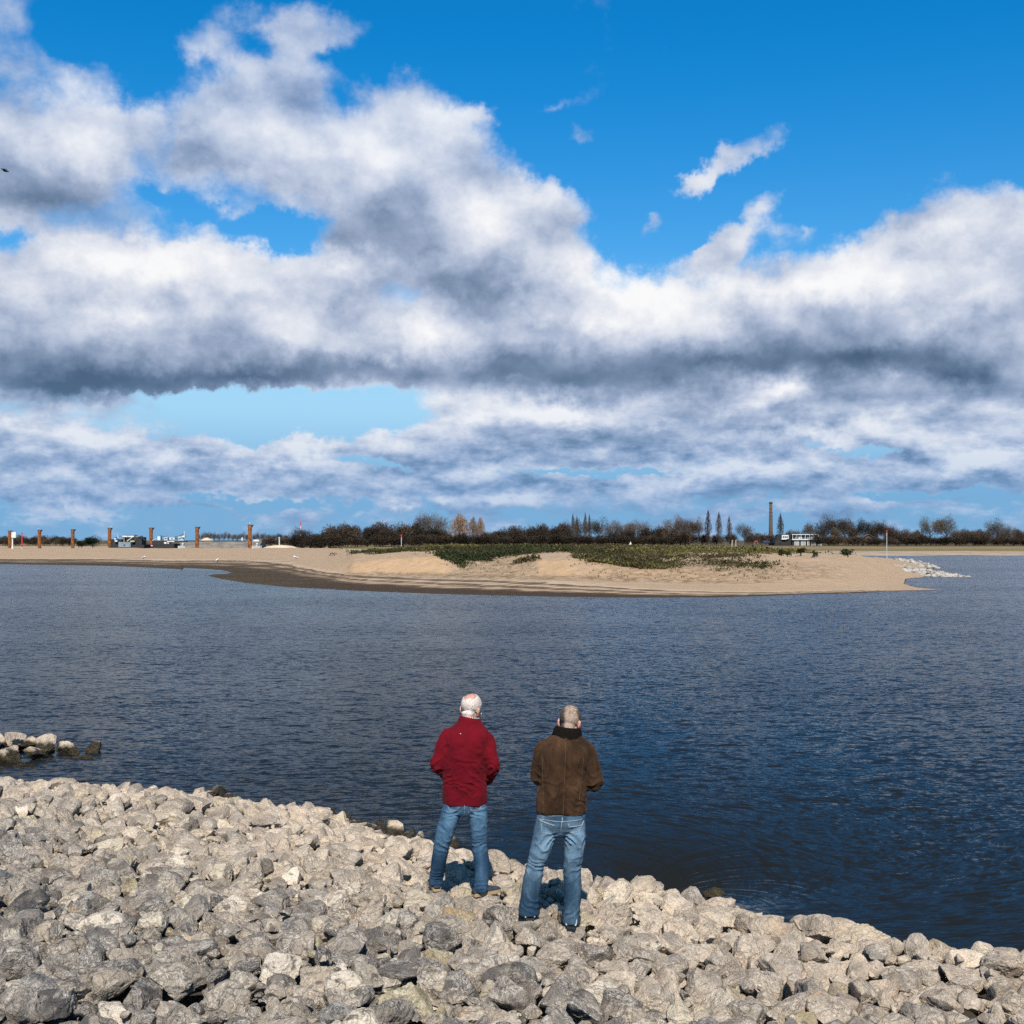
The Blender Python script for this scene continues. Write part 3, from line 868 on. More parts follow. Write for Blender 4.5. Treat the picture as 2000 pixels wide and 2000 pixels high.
def throw(region, n_try, rmin, rmax, gap, rg, skew=2.2, keepout=None):
    """dart throwing with mixed sizes on the bank; returns x, y, r"""
    x0, x1, y0, y1 = region
    rads = rmin + (rmax - rmin) * rg.random(n_try) ** skew
    rads = np.sort(rads)[::-1]
    # big ones first, jittered
    rads = rads[np.argsort(-rads + rg.normal(0, 0.04, n_try))]
    cell = rmax * 2
    grid = {}
    out = []
    X = rg.uniform(x0, x1, n_try)
    Y = rg.uniform(y0, y1, n_try)
    for x, y, r in zip(X, Y, rads):
        ok = True
        ci, cj = int(x // cell), int(y // cell)
        for i in (ci - 1, ci, ci + 1):
            for j in (cj - 1, cj, cj + 1):
                for (a, b, q) in grid.get((i, j), ()):
                    lim = gap * (r + q)
                    if (a - x) ** 2 + (b - y) ** 2 < lim * lim:
                        ok = False
                        break
                if not ok:
                    break
            if not ok:
                break
        if ok:
            grid.setdefault((ci, cj), []).append((x, y, r))
            out.append((x, y, r))
    return np.array(out)
rg = np.random.default_rng(11)
def visible_zone(a, margin=1.3):
    z = bank_z(a[:, 0], a[:, 1])
    s = bank_s(a[:, 0], a[:, 1])
    k = (z > -0.35) & (a[:, 1] > 3.6) & (np.abs(a[:, 0]) < 0.4286 * a[:, 1] + margin) & (s > -6)
    return a[k]
top = visible_zone(throw((-13, 9, 3.5, 24), 80000, 0.036, 0.178, 0.71, rg, 2.2))
fill = visible_zone(throw((-13, 9, 3.5, 24), 22000, 0.07, 0.125, 0.88, rg, 1.5))
def rot_mats(n, rg, tilt):
    rz = rg.uniform(0, 2 * math.pi, n)
    tx, ty = rg.normal(0, tilt, n), rg.normal(0, tilt, n)
    out = np.zeros((n, 3, 3))
    for i in range(n):
        out[i] = np.array((Matrix.Rotation(tx[i], 3, 'X') @ Matrix.Rotation(ty[i], 3, 'Y') @ Matrix.Rotation(rz[i], 3, 'Z')))
    return out
def stone_set(a, lift, rg, tilt=0.32, flat=(0.6, 0.9), zfun=bank_z):
    n = len(a)
    z = zfun(a[:, 0], a[:, 1])
    rec = []
    M = rot_mats(n, rg, tilt)
    for i in range(n):
        x, y, r = a[i]
        sc = np.array([r * rg.uniform(0.95, 1.3), r * rg.uniform(0.8, 1.05), r * rg.uniform(*flat)])
        # lay the stone along the slope of the bank
        rec.append(dict(pos=np.array([x, y, z[i] + lift * r + rg.normal(0, 0.03)]), R=M[i], s=sc, r=r, k=int(rg.integers(NPROTO)), tone=float(rg.random())))
    return rec
top_rec = stone_set(top, 0.10, rg)
wet_spots = []
for (px_, py_, r_) in ((408, 1549, .16), (424, 1546, .2), (440, 1551, .15), (565, 1590, .12), (590, 1594, .15), (640, 1602, .14), (668, 1607, .18), (690, 1612, .15), (716, 1617, .2), (742, 1621, .16), (768, 1625, .2), (796, 1630, .17), (820, 1634, .15), (868, 1642, .17), (886, 1645, .13), (1395, 1735, .12)):
    d_ = (CAMZ - 0.13) * FPX / (py_ - HOR)
    wet_spots.append((x_at(px_, d_), d_, r_))
wet_spots = np.array(wet_spots)
wet_rec = stone_set(wet_spots, 0.0, rg, zfun=lambda a_, b_: np.full(a_.shape, 0.08))
fill_rec = stone_set(fill, -0.55, rg)
# where the two men stand: each sole rests on a flat stone that tops its neighbours
local_recs = [rec for rec in top_rec + fill_rec if 8.3 < rec['pos'][1] < 12.6 and -1.8 < rec['pos'][0] < 1.6]
def _verts(rec):
    v, f = PROTO[3][rec['k']]
    return (v * rec['s']) @ rec['R'].T + rec['pos'], f
_V, _F, _b = [], [], 0
for rec in local_recs:
    v, f = _verts(rec)
    _V.append(v); _F.append(f + _b); _b += len(v)
S_BVH = BVHTree.FromPolygons([tuple(q_) for q_ in np.concatenate(_V)], [tuple(int(i) for i in t) for t in np.concatenate(_F)])
def stone_top(x, y, r):
    best = -9
    for dx_ in np.linspace(-r, r, 5):
        for dy_ in np.linspace(-r * 1.6, r * 1.2, 6):
            h_ = S_BVH.ray_cast(Vector((x + dx_, y + dy_, 6)), Vector((0, 0, -1)))
            if h_[0] is not None:
                best = max(best, h_[0].z)
    return best
def foot_spot(px, py):
    d = 10.0
    for _ in range(30):
        z = stone_top(x_at(px, d), d, 0.10)
        d = 0.6 * d + 0.4 * (CAMZ - z) * FPX / (py - HOR)
    x = x_at(px, d)
    return Vector((x, d, stone_top(x, d, 0.10) + 0.005))
FEET = {k: foot_spot(*v_) for k, v_ in dict(redL=(853, 1738), redR=(938, 1750), brownL=(1034, 1794), brownR=(1116, 1810)).items()}
support = []
for i_, (k, ft) in enumerate(FEET.items()):
    kk = (5, 11, 17, 23)[i_]
    v, f = PROTO[5][kk]
    sc_ = np.array([0.17, 0.20, 0.09])
    ztop = (v[:, 2] * sc_[2])[(np.abs(v[:, 0] * sc_[0]) < .07) & (np.abs(v[:, 1] * sc_[1]) < .12)].max()
    support.append(dict(pos=np.array([ft.x + (0.05 if k == 'redR' else 0), ft.y + 0.06, ft.z - ztop]), R=np.eye(3), s=sc_, r=0.17, k=kk, tone=0.3 + 0.13 * i_, score=0.02))
def project(rec):
    x, y, z = rec['pos']
    return 1000 + x / y * FPX, HOR - (z - CAMZ) / y * FPX
for rec in top_rec:
    px, py = project(rec)
    s_ = float(bank_s(np.array([rec['pos'][0]]), np.array([rec['pos'][1]]))[0])
    rec['score'] = rec['r'] / rec['pos'][1] if (-20 < px < 2020 and 1400 < py < 2030 and s_ > -0.15) else 0
order = sorted(range(len(top_rec)), key=lambda i: -top_rec[i]['score'])
single = order[:288]
single_set = set(single)
proto_me = []
for k in range(NPROTO):
    v, f = PROTO[5][k]
    me = mesh_from('stone', v, f, True)
    me.set_sharp_from_angle(angle=R(28))
    me.materials.append(STONE)
    proto_me.append(me)
def rec_matrix(rec):
    M = Matrix([list(rec['R'][i] * rec['s']) for i in range(3)]).to_4x4()
    M.translation = Vector(rec['pos'])
    return M
def rec_verts(rec, level):
    v, f = PROTO[level][rec['k']]
    return (v * rec['s']) @ rec['R'].T + rec['pos'], f
for i in single:
    o = bpy.data.objects.new('stone', proto_me[top_rec[i]['k']])
    COL.objects.link(o)
    o.parent = bank
    o.matrix_local = rec_matrix(top_rec[i])
def merge(recs, level_of):
    V, F, T = [], [], []
    base_ = 0
    for rec in recs:
        v, f = rec_verts(rec, level_of(rec))
        V.append(v); F.append(f + base_); T.append(np.full(len(v), rec['tone']))
        base_ += len(v)
    return np.concatenate(V), np.concatenate(F), np.concatenate(T)
def stuff_stones(name, recs, level_of, parent, mat=None):
    V, F, T = merge(recs, level_of)
    me = mesh_from(name, V, F, True)
    me.set_sharp_from_angle(angle=R(32))
    a = me.attributes.new('tone', 'FLOAT', 'POINT')
    a.data.foreach_set('value', T.astype(np.float32))
    o = link(name, me, mat or STONE, parent)
    o['kind'] = 'stuff'
    return o
rest = [top_rec[i] for i in order if i not in single_set]
stuff_stones('smaller_stones', rest + fill_rec + wet_rec + support, lambda r_: (4 if r_['pos'][1] < 8.0 and r_['score'] > 0.010 else 3) if 'score' in r_ else 2, bank)

# ---- low jetty of stones running out from the left
def jz(x, y):
    x, y = np.asarray(x, float), np.asarray(y, float)
    ridge = 0.34 - 0.36 * np.clip((x + 10.5) / 1.6, 0, 1.3)
    return ridge - 0.30 * np.abs(y - 24.9 - 0.08 * (x + 10)) ** 1.3 - 0.5 * np.clip(x + 8.75, 0, 9)
jet = throw((-16, -8.1, 23.2, 27.2), 900, 0.15, 0.30, 0.78, rg)
jet = jet[jz(jet[:, 0], jet[:, 1]) > -0.42]
jet_rec = stone_set(jet, 0.1, rg, zfun=jz)
for k_, rec in enumerate(jet_rec):
    rec['s'] = rec['s'] * 0.95
jetty = thing('stone_jetty', 'low jetty of pale stones with dark wet foot running into the river', 'jetty', (-11, 25, 0))
for rec in jet_rec:
    o = bpy.data.objects.new('stone', proto_me[rec['k']])
    COL.objects.link(o)
    rec['pos'] = rec['pos'] - np.array([-11, 25, 0])
    o.parent = jetty
    o.matrix_local = rec_matrix(rec)

# ---- groyne of pale rubble at the tip of the island
def gz(x, y):
    x, y = np.asarray(x, float), np.asarray(y, float)
    out = np.full(x.shape, -2.0)
    for (a, b, h0, h1, w) in (((x_at(1748, 158), 158), (x_at(1850, 149), 149), 1.0, 0.02, 5.5), ((x_at(1752, 195), 195), (x_at(1800, 212), 212), 1.25, 0.15, 5.0)):
        a, b = np.array(a), np.array(b)
        ab = b - a
        t = np.clip(((x - a[0]) * ab[0] + (y - a[1]) * ab[1]) / (ab @ ab), 0, 1)
        d = np.hypot(x - a[0] - t * ab[0], y - a[1] - t * ab[1])
        out = np.maximum(out, h0 + (h1 - h0) * t - 0.28 * (d / w * 2.2) ** 1.4)
    return out
gs = throw((x_at(1735, 158), x_at(1875, 150) + 12, 138, 222), 22000, 0.2, 0.5, 0.76, rg)
gs = gs[gz(gs[:, 0], gs[:, 1]) > -0.3]
g_rec = stone_set(gs, 0.1, rg, zfun=gz)
pale = plain('pale_rubble', (0.38, 0.35, 0.31), (0.20, 0.185, 0.17), 0.8, 0.9, 0.5, 6.0, coords='pos')
groyne = thing('stone_groyne', 'pale rubble groyne at the tip of the sand island', 'groyne', (x_at(1800, 155), 155, 0))
for rec in g_rec:
    rec['pos'] = rec['pos'] - np.array([x_at(1800, 155), 155, 0])
stuff_stones('rubble', g_rec, lambda r_: 2, groyne, pale)
# ================================================================== vegetation
def set_tone(me, vals):
    a = me.attributes.new('tone', 'FLOAT', 'POINT')
    a.data.foreach_set('value', np.asarray(vals, np.float32))
def leafy(name, stops, rough=0.8):
    m = Mat(name, rough, 0.2)
    t = m.math('FRACT', m.math('ADD', m.attr('tone').outputs['Fac'], 0.0))
    m.color(m.ramp(t, stops))
    return m.m
SHRUB = leafy('shrub_leaves', [(0.0, (0.012, 0.017, 0.006)), (0.35, (0.026, 0.036, 0.009)), (0.6, (0.036, 0.029, 0.012)), (0.8, (0.040, 0.026, 0.014)), (1.0, (0.105, 0.098, 0.030))])
DRY = leafy('dry_grass', [(0.0, (0.30, 0.22, 0.10)), (0.5, (0.40, 0.30, 0.16)), (1.0, (0.22, 0.17, 0.07))])
def tufts(spots, n, rg):
    """spots: x, y, z, height, width, tone -> leafy tufts of small pointed leaves"""
    S = np.repeat(np.asarray(spots, float), n, axis=0)
    N = len(S)
    a = rg.uniform(0, 2 * math.pi, N)
    rr_ = S[:, 4] * np.sqrt(rg.random(N))
    h, t = S[:, 3], S[:, 5]
    p0 = np.stack([S[:, 0] + rr_ * np.cos(a), S[:, 1] + rr_ * np.sin(a), S[:, 2] + h * rg.random(N) * 0.75 - 0.05], -1)
    l = (h * rg.uniform(0.3, 0.6, N))[:, None]
    d = np.stack([np.cos(a) * 0.6 + rg.normal(0, .4, N), np.sin(a) * 0.6 + rg.normal(0, .4, N), rg.uniform(0.4, 1.3, N)], -1)
    d /= np.linalg.norm(d, axis=1)[:, None]
    side = np.cross(d, rg.normal(size=(N, 3)))
    side /= np.linalg.norm(side, axis=1)[:, None] + 1e-9
    w = l * rg.uniform(0.22, 0.42, N)[:, None]
    V = np.stack([p0, p0 + d * l * 0.5 + side * w, p0 + d * l, p0 + d * l * 0.5 - side * w], 1).reshape(-1, 3)
    F = np.arange(4 * N, dtype=np.int32).reshape(N, 4)
    T = np.repeat(np.clip(t + rg.normal(0, 0.12, N), 0, 0.99), 4)
    return V, F, T
rg = np.random.default_rng(5)
# rows and columns of the overgrown part of the island: column -> (upper row, lower row, density)
VEG = [(640, 1086, 1088, .15), (690, 1081, 1089, .35), (760, 1076, 1086, .5), (850, 1070, 1083, .7), (880, 1070, 1095, .85), (900, 1070, 1108, .85), (1000, 1068, 1106, .85), (1050, 1067, 1094, .9), (1062, 1067, 1082, .85),
       (1110, 1067, 1087, .95), (1150, 1067, 1098, 1.2), (1250, 1068, 1110, 1.35), (1350, 1070, 1113, 1.3), (1440, 1073, 1117, 1.15), (1500, 1077, 1112, .7), (1560, 1080, 1090, .35), (1620, 1082, 1088, .2), (1670, 1085, 1089, .25)]
vp = np.array(VEG)
spots = []
for _ in range(42000):
    px = rg.uniform(640, 1675)
    d, z = prof_eval(px)
    t = rg.uniform(4.2, 8.8)
    dep = float(np.interp(t, np.arange(11), d))
    zz = float(np.interp(t, np.arange(11), z))
    py = HOR - (zz - CAMZ) / dep * FPX
    up, lo, de = (float(np.interp(px, vp[:, 0], vp[:, k])) for k in (1, 2, 3))
    back = t > 8.0
    x = x_at(px, dep)
    nn = float(fbm(np.array([x * 0.10, dep * 0.12, 3.0]), 3, 44))
    edge = (lo - py) / max(1.0, lo - up)
    if not back and (edge < 0 or py < up - 1):
        continue
    if nn * 1.6 + de * 1.0 - 0.62 + 0.55 * min(edge, 0.8) < rg.random() * 0.95 or rg.random() < 0.35:
        continue
    if len(spots) > 20000:
        break
    tone = 0.50 + 1.2 * float(fbm(np.array([x * 0.05, dep * 0.05, 9.0]), 2, 61)) + rg.normal(0, 0.16) + (0.4 if rg.random() < 0.06 else 0)
    spots.append((x, dep, terrain_z(x, dep), rg.uniform(0.22, 0.55) * (1.25 if nn > 0.1 else 0.9), rg.uniform(0.25, 0.6), tone))
V, F, T = tufts(spots, 11, rg)
me = mesh_from('island_scrub', V, F)
set_tone(me, T)
tag(link('island_scrub', me, SHRUB), 'low green and brown scrub over the sand island', 'scrub', kind='stuff')
# little dark weeds sprinkled down the sandy front
spots = []
for _ in range(900):
    px = rg.uniform(700, 1560)
    d, z = prof_eval(px)
    t = rg.uniform(3.9, 6.2)
    dep = float(np.interp(t, np.arange(11), d))
    x = x_at(px, dep)
    if 1050 < px < 1110 or 700 < px < 860:
        if rg.random() < 0.9:
            continue
    spots.append((x, dep, terrain_z(x, dep), rg.uniform(0.1, 0.26), rg.uniform(0.06, 0.2), rg.uniform(0.2, 0.8)))
V, F, T = tufts(spots, 7, rg)
me = mesh_from('sand_weeds', V, F)
set_tone(me, T)
tag(link('sand_weeds', me, SHRUB), 'small weeds sprinkled over the sandy slope', 'weeds', kind='stuff')
# upright young shrubs along the right shoulder of the island
def island_spot(px, py):
    d, z = prof_eval(px)
    tt_ = np.linspace(3.0, 8.0, 200)
    dep = np.interp(tt_, np.arange(11), d)
    zz = np.interp(tt_, np.arange(11), z)
    rowv = HOR - (zz - CAMZ) / dep * FPX
    i = int(np.argmin(np.abs(rowv - py)))
    return x_at(px, dep[i]), dep[i]
for (px, py, hpx, wpx, lab) in ((1656, 1090, 20, 24, 'dark leafy shrub on the right shoulder of the sand island'), (1564, 1087, 17, 9, 'slim upright shrub on the crest of the sand island'),
                                (1538, 1089, 12, 12, 'small round shrub beside the slim shrub on the island'), (1526, 1088, 15, 8, 'small upright shrub at the end of the island scrub'),
                                (1590, 1089, 13, 8, 'brownish shrub between the slim and the leafy shrub'), (1487, 1112, 14, 22, 'green shrub low on the sandy slope of the island')):
    x, y = island_spot(px, py)
    sc = y / FPX
    root = thing('young_shrub', lab, 'shrub', (x, y, terrain_z(x, y)), group='young shrubs on the sand island')
    rr_ = np.random.default_rng(px)
    sp = [(rr_.normal(0, wpx * sc * 0.28), rr_.normal(0, wpx * sc * 0.28), rr_.uniform(0.1, 0.7) * hpx * sc, hpx * sc * 0.45, wpx * sc * 0.18, rr_.uniform(0.0, 0.45)) for _ in range(14)]
    V, F, T = tufts(sp, 16, rr_)
    me = mesh_from('foliage', V, F)
    set_tone(me, T)
    link('foliage', me, SHRUB, root)
    mb = MB()
    for k in range(4):
        a = k * 1.6 + px
        mb.tube([(0, 0, -0.15), (0.06 * math.cos(a), 0.06 * math.sin(a), hpx * sc * 0.4), (0.25 * math.cos(a), 0.2 * math.sin(a), hpx * sc * 0.8)], [0.03, 0.022, 0.008], 5)
    mb.build('stem', plain('shrub_stem', (0.06, 0.045, 0.03)), root)

# ---- bare winter trees
BARK = plain('bark', (0.055, 0.045, 0.036), (0.035, 0.03, 0.026), 1.5, 0.95)
def twig_mat(name, a, b):
    m = Mat(name, 0.95, 0.05)
    t = m.attr('tone').outputs['Fac']
    r_ = m.n('ShaderNodeObjectInfo').outputs['Random']
    m.color(m.mix(1.0, m.mix(t, a, b), m.mix(r_, (0.75, 0.75, 0.75), (1.15, 1.1, 1.05)), 'MULTIPLY'))
    return m.m
TW = {'dark': twig_mat('twigs_dark', (0.018, 0.015, 0.012), (0.060, 0.047, 0.036)), 'brown': twig_mat('twigs_brown', (0.045, 0.034, 0.026), (0.105, 0.080, 0.060)),
      'tan': twig_mat('twigs_tan', (0.13, 0.085, 0.05), (0.25, 0.165, 0.105)), 'grey': twig_mat('twigs_grey', (0.060, 0.050, 0.045), (0.135, 0.115, 0.10)),
      'olive': twig_mat('twigs_olive', (0.05, 0.042, 0.028), (0.11, 0.092, 0.068)), 'green': twig_mat('twigs_green', (0.010, 0.016, 0.010), (0.022, 0.030, 0.016))}
def tree_meshes(seed, style):
    """unit tree: height 1, crown width 1 (scaled by the root)"""
    rg = np.random.default_rng(seed)
    mb = MB()
    V, T = [], []
    def limb(p, d, l, r, lev):
        q = p + d * l
        mid = p + d * l * 0.5 + rg.normal(0, 0.03, 3) * l
        mb.tube([tuple(p), tuple(mid), tuple(q)], [r, r * 0.8, r * 0.5], 5)
        return q
    trunk_h = {'round': 0.22, 'poplar': 0.10, 'bush': 0.05, 'slim': 0.1}[style]
    top = {'round': 0.55, 'poplar': 0.9, 'bush': 0.5, 'slim': 0.95}[style]
    mb.tube([(0, 0, -0.03), (0.01, 0, trunk_h), (rg.normal(0, .02), rg.normal(0, .02), top)], [0.022, 0.018, 0.005], 7)
    nl = {'round': 16, 'poplar': 18, 'bush': 12, 'slim': 14}[style]
    nt = {'round': 3000, 'poplar': 1500, 'bush': 2600, 'slim': 900}[style]
    cz, rz_, rx = {'round': (0.60, 0.40, 0.5), 'poplar': (0.55, 0.45, 0.5), 'bush': (0.48, 0.50, 0.5), 'slim': (0.54, 0.46, 0.5)}[style]
    lobes = [(rg.normal(0, .2), rg.normal(0, .2), rg.normal(0, .16), rg.uniform(.45, .75)) for _ in range(9)] if style in ('round', 'bush') else [(0, 0, 0, 1)]
    for k in range(nl):
        a = rg.uniform(0, 2 * math.pi)
        z0 = trunk_h + (top - trunk_h) * rg.random() * 0.8
        up = {'round': 0.75, 'poplar': 2.6, 'bush': 0.9, 'slim': 3.2}[style]
        d = np.array([math.cos(a), math.sin(a), up * rg.uniform(0.6, 1.3)])
        d /= np.linalg.norm(d)
        l = {'round': 0.34, 'poplar': 0.26, 'bush': 0.34, 'slim': 0.24}[style] * rg.uniform(0.6, 1.1)
        q = limb(np.array([0, 0, z0]), d, l, 0.008, 0)
        for _ in range(3):
            e = d + rg.normal(0, 0.5, 3)
            e[2] += 0.25
            e /= np.linalg.norm(e)
            limb(q - d * l * rg.random() * 0.4, e, l * 0.55, 0.0045, 1)
    F = []
    b = 0
    while b < nt * 3:
        lb = lobes[rg.integers(len(lobes))]
        u = rg.normal(size=3)
        u /= np.linalg.norm(u)
        r_ = rg.random() ** (0.45 if style != 'bush' else 0.4)
        p = np.array([lb[0] + u[0] * r_ * rx * lb[3], lb[1] + u[1] * r_ * rx * lb[3], cz + (lb[2] + u[2] * r_ * lb[3]) * rz_])
        if style in ('poplar', 'slim'):
            f_ = (p[2] - (cz - rz_)) / (2 * rz_)
            taper = (0.55 + 0.9 * f_) if f_ < 0.4 else max(0.12, 0.91 - (f_ - 0.4) ** 1.6 * (1.75 if style == 'slim' else 1.3))
            p[0] *= taper * 1.15
            p[1] *= taper * 1.15
        if p[2] < 0.02 or p[2] > 1.02:
            continue
        d = np.array([p[0] * 1.2, p[1] * 1.2, 0.35 + (p[2] - cz) + (1.2 if style in ('poplar', 'slim') else 0)]) + rg.normal(0, 0.35, 3)
        d /= np.linalg.norm(d)
        l = rg.uniform(0.06, 0.13) * (0.75 if style in ('poplar', 'slim') else 1)
        side = np.cross(d, rg.normal(size=3))
        side /= np.linalg.norm(side) + 1e-9
        w = {'round': 0.0042, 'poplar': 0.014, 'bush': 0.010, 'slim': 0.016}[style] * rg.uniform(0.6, 1.5)
        V += [p - side * w, p + side * w, p + d * l]
        T += [rg.random()] * 3
        F.append((b, b + 1, b + 2))
        b += 3
    cm = mesh_from('crown', np.array(V), np.array(F, np.int32))
    set_tone(cm, T)
    tm = mesh_from('trunk', mb.v, mb.f)
    tm.materials.append(BARK)
    return tm, cm
TREE = {(s, k): tree_meshes(100 + 10 * i + k, s) for i, s in enumerate(('round', 'poplar', 'bush', 'slim')) for k in range(3)}
CROWN = {}
def crown_mesh(style, k, col):
    if (style, k, col) not in CROWN:
        me = TREE[(style, k)][1].copy()
        me.materials.clear()
        me.materials.append(TW[col])
        CROWN[(style, k, col)] = me
    return CROWN[(style, k, col)]
def ground_far(x, y):
    d = y - float(far_front(x))
    return float(np.interp(d, [r_[0] for r_ in rows], [r_[1] for r_ in rows]))
trc = [0]
def tree(px, top, wpx, style, col, depth, label, group=None, name='bare_tree', base=None):
    x = x_at(px, depth)
    zb = ground_far(x, depth) if base is None else base
    h = (z_at(top, depth) - zb) * (1.1 if style in ('bush', 'round') else 1.0)
    w = wpx * depth / FPX
    trc[0] += 1
    k = trc[0] % 3
    root = thing(name, label, 'tree', (x, depth, zb - 0.05), trc[0] * 1.3, group)
    root.scale = (w, w, h)
    for nm, me in (('trunk', TREE[(style, k)][0]), ('crown', crown_mesh(style, k, col))):
        o = bpy.data.objects.new(nm, me)
        COL.objects.link(o)
        o.parent = root
    return root
def where(px):
    if px < 160:
        return 'near the white board' if px < 43 else ('near the second rusty pile' if px < 110 else 'near the third rusty pile')
    marks = ((700, 'near the mast tree'), (800, 'behind the pole with the red top'), (880, 'below the twin round trees'), (962, 'below the tan poplars'), (1090, 'between the tan and the very slim poplars'), (1180, 'below the very slim poplars'),
             (1290, 'below the thin grey trees'), (1500, 'next to the three slim poplars'), (1660, 'by the white house'), (1735, 'around the dark cabin'), (1800, 'between the cabin and the willows'), (1872, 'under the round willows'), (1932, 'between the willows and the lone round tree'), (9999, 'around the lone round tree'))
    for lim, words in marks:
        if px < lim:
            return words
WOOD = 'bare trees of the wood behind the sand island'
L_WOOD = 'dark bare tree of the dense wood behind the sand island'
rg = np.random.default_rng(77)
for (px, top, w) in ((640, 1027, 40), (658, 1021, 44), (676, 1020, 40), (697, 1026, 36), (716, 1030, 40), (732, 1022, 38), (750, 1018, 42), (768, 1026, 36), (785, 1021, 44), (802, 1022, 40), (822, 1026, 50),
                     (848, 1027, 48), (872, 1032, 36), (960, 1036, 36), (984, 1030, 40), (1000, 1026, 36), (1018, 1028, 36), (1036, 1026, 40), (1054, 1023, 36), (1072, 1026, 40), (1090, 1025, 38), (1106, 1022, 36),
                     (1200, 1034, 40), (1228, 1033, 40), (1254, 1032, 36), (1276, 1030, 34), (1290, 1027, 32), (1316, 1032, 36), (1332, 1030, 34)):
    tree(px + rg.uniform(-3, 3), top + rg.uniform(-1.5, 1.5), w * 1.15, 'bush', 'dark' if rg.random() < 0.8 else 'brown', 545 + rg.uniform(-14, 14), 'dark bare tree of the dense wood, ' + where(px), WOOD)
tree(822, 1003, 38, 'round', 'grey', 575, 'round bare tree rising over the wood, left of its twin', None)
tree(853, 1003, 40, 'round', 'grey', 578, 'round bare tree rising over the wood, right of its twin', None)
tree(898, 1003, 44, 'poplar', 'tan', 570, 'broad tan poplar standing over the wood', None, 'poplar_tree')
tree(924, 1010, 22, 'poplar', 'tan', 572, 'narrower tan poplar beside the broad tan one', None, 'poplar_tree')
tree(938, 1010, 21, 'poplar', 'tan', 574, 'narrow tan poplar at the end of the tan trio', None, 'poplar_tree')
tree(950, 1036, 26, 'bush', 'olive', 540, 'yellowish bush at the foot of the tan poplars', None, 'bare_bush')
for (px, top) in ((1119, 1003), (1127, 1008), (1143, 1001), (1151, 1005)):
    tree(px, top, 11, 'slim', 'brown', 574, 'very slim poplar spiking out of the middle of the wood', 'slim poplars in the middle of the wood', 'poplar_tree')
for (px, top, w) in ((1134, 1013, 28), (1168, 1013, 36), (1108, 1018, 24), (1194, 1018, 32), (1214, 1019, 34), (1236, 1016, 34), (1258, 1019, 32), (1314, 1009, 34), (1330, 1011, 30)):
    tree(px, top, w, 'round', 'grey' if px > 1180 else 'brown', 576, 'thin bare tree showing over the back of the wood, ' + where(px), 'grey bare trees at the back of the wood')
for (px, top, w) in ((1347, 1014, 28), (1364, 1012, 30), (1300, 1030, 24)):
    tree(px, top, w, 'round', 'brown', 562, 'brown bare tree left of the three slim poplars', 'brown bare trees beside the slim poplars')
tree(1383, 996, 15, 'slim', 'dark', 560, 'tallest of the three slim poplars near the chimney', None, 'poplar_tree')
tree(1404, 1000, 14, 'slim', 'brown', 562, 'middle one of the three slim poplars near the chimney', None, 'poplar_tree')
tree(1424, 1008, 13, 'slim', 'brown', 564, 'shortest of the three slim poplars near the chimney', None, 'poplar_tree')
tree(1454, 1022, 28, 'round', 'brown', 556, 'small bare tree between the slim poplars and the chimney', None)
tree(1524, 1002, 15, 'slim', 'dark', 566, 'dark columnar poplar right beside the brick chimney', None, 'poplar_tree')
for (px, top, w) in ((1345, 1040, 40), (1372, 1042, 36), (1400, 1042, 36), (1428, 1040, 36), (1470, 1040, 34), (1488, 1038, 30), (1506, 1042, 30), (1540, 1036, 26), (1556, 1032, 30)):
    tree(px, top, w, 'bush', 'brown', 572, 'low brown bush between the poplars and the white house', 'low bushes by the chimney', 'bare_bush')
tree(1582, 1020, 22, 'round', 'brown', 580, 'small round tree behind the white house', None)
for (px, top, w, c, lab) in ((1612, 1014, 38, 'dark', 'dark bare tree next to the white house, lower than its right neighbour'), (1630, 1007, 44, 'dark', 'tallest dark bare tree right of the white house'), (1650, 1012, 34, 'brown', 'brownish bare tree right of the tallest dark one')):
    tree(px, top, w, 'round', c, 552, lab, 'big bare trees right of the white house')
tree(1634, 1030, 26, 'bush', 'olive', 540, 'rusty olive bush under the big dark trees', None, 'bare_bush')
for (px, top, w) in ((1672, 1016, 28), (1688, 1015, 30), (1714, 1017, 28), (1726, 1018, 26)):
    tree(px, top, w, 'round', 'dark', 556, 'dark bare tree near the small dark cabin', 'bare trees near the dark cabin')
for (px, top, w) in ((1745, 1026, 30), (1762, 1032, 26), (1780, 1036, 30), (1880, 1036, 34), (1900, 1038, 30), (1916, 1037, 30), (1985, 1030, 20), (1996, 1036, 26)):
    tree(px, top, w, 'round', 'brown', 558, 'low brown bare tree in the far hedge, ' + where(px), 'low trees of the far hedge')
for (px, top, w, lab) in ((1818, 1012, 38, 'smaller of two round willows with pale bare twigs across the river'), (1848, 1008, 42, 'bigger of two round willows with pale bare twigs across the river')):
    tree(px, top, w, 'round', 'olive', 540, lab, 'round willows across the river', 'willow_tree')
for (px, top, w) in ((1740, 1030, 26), (1755, 1034, 30), (1772, 1040, 30), (1790, 1034, 26), (1868, 1030, 26), (1888, 1032, 30), (1908, 1034, 30), (1926, 1030, 26), (1960, 1034, 30), (1990, 1034, 30), (1600, 1030, 30), (1665, 1028, 30), (1700, 1030, 30)):
    tree(px, top, w, 'bush', 'brown', 566, 'brown bare tree behind the far hedge, ' + where(px), 'brown trees at the back of the far hedge')
tree(1949, 1015, 38, 'round', 'grey', 545, 'round bare tree standing alone near the hedge end', None)
tree(1972, 1027, 20, 'round', 'grey', 546, 'small round bare tree beside the lone one', None)
for (px, top, w) in ((2030, 1020, 40), (2070, 1025, 44), (2110, 1030, 50), (-30, 1046, 40)):
    tree(px, top, w, 'round', 'brown', 560, 'low brown bare tree in the far hedge, ' + where(px), 'low trees of the far hedge')
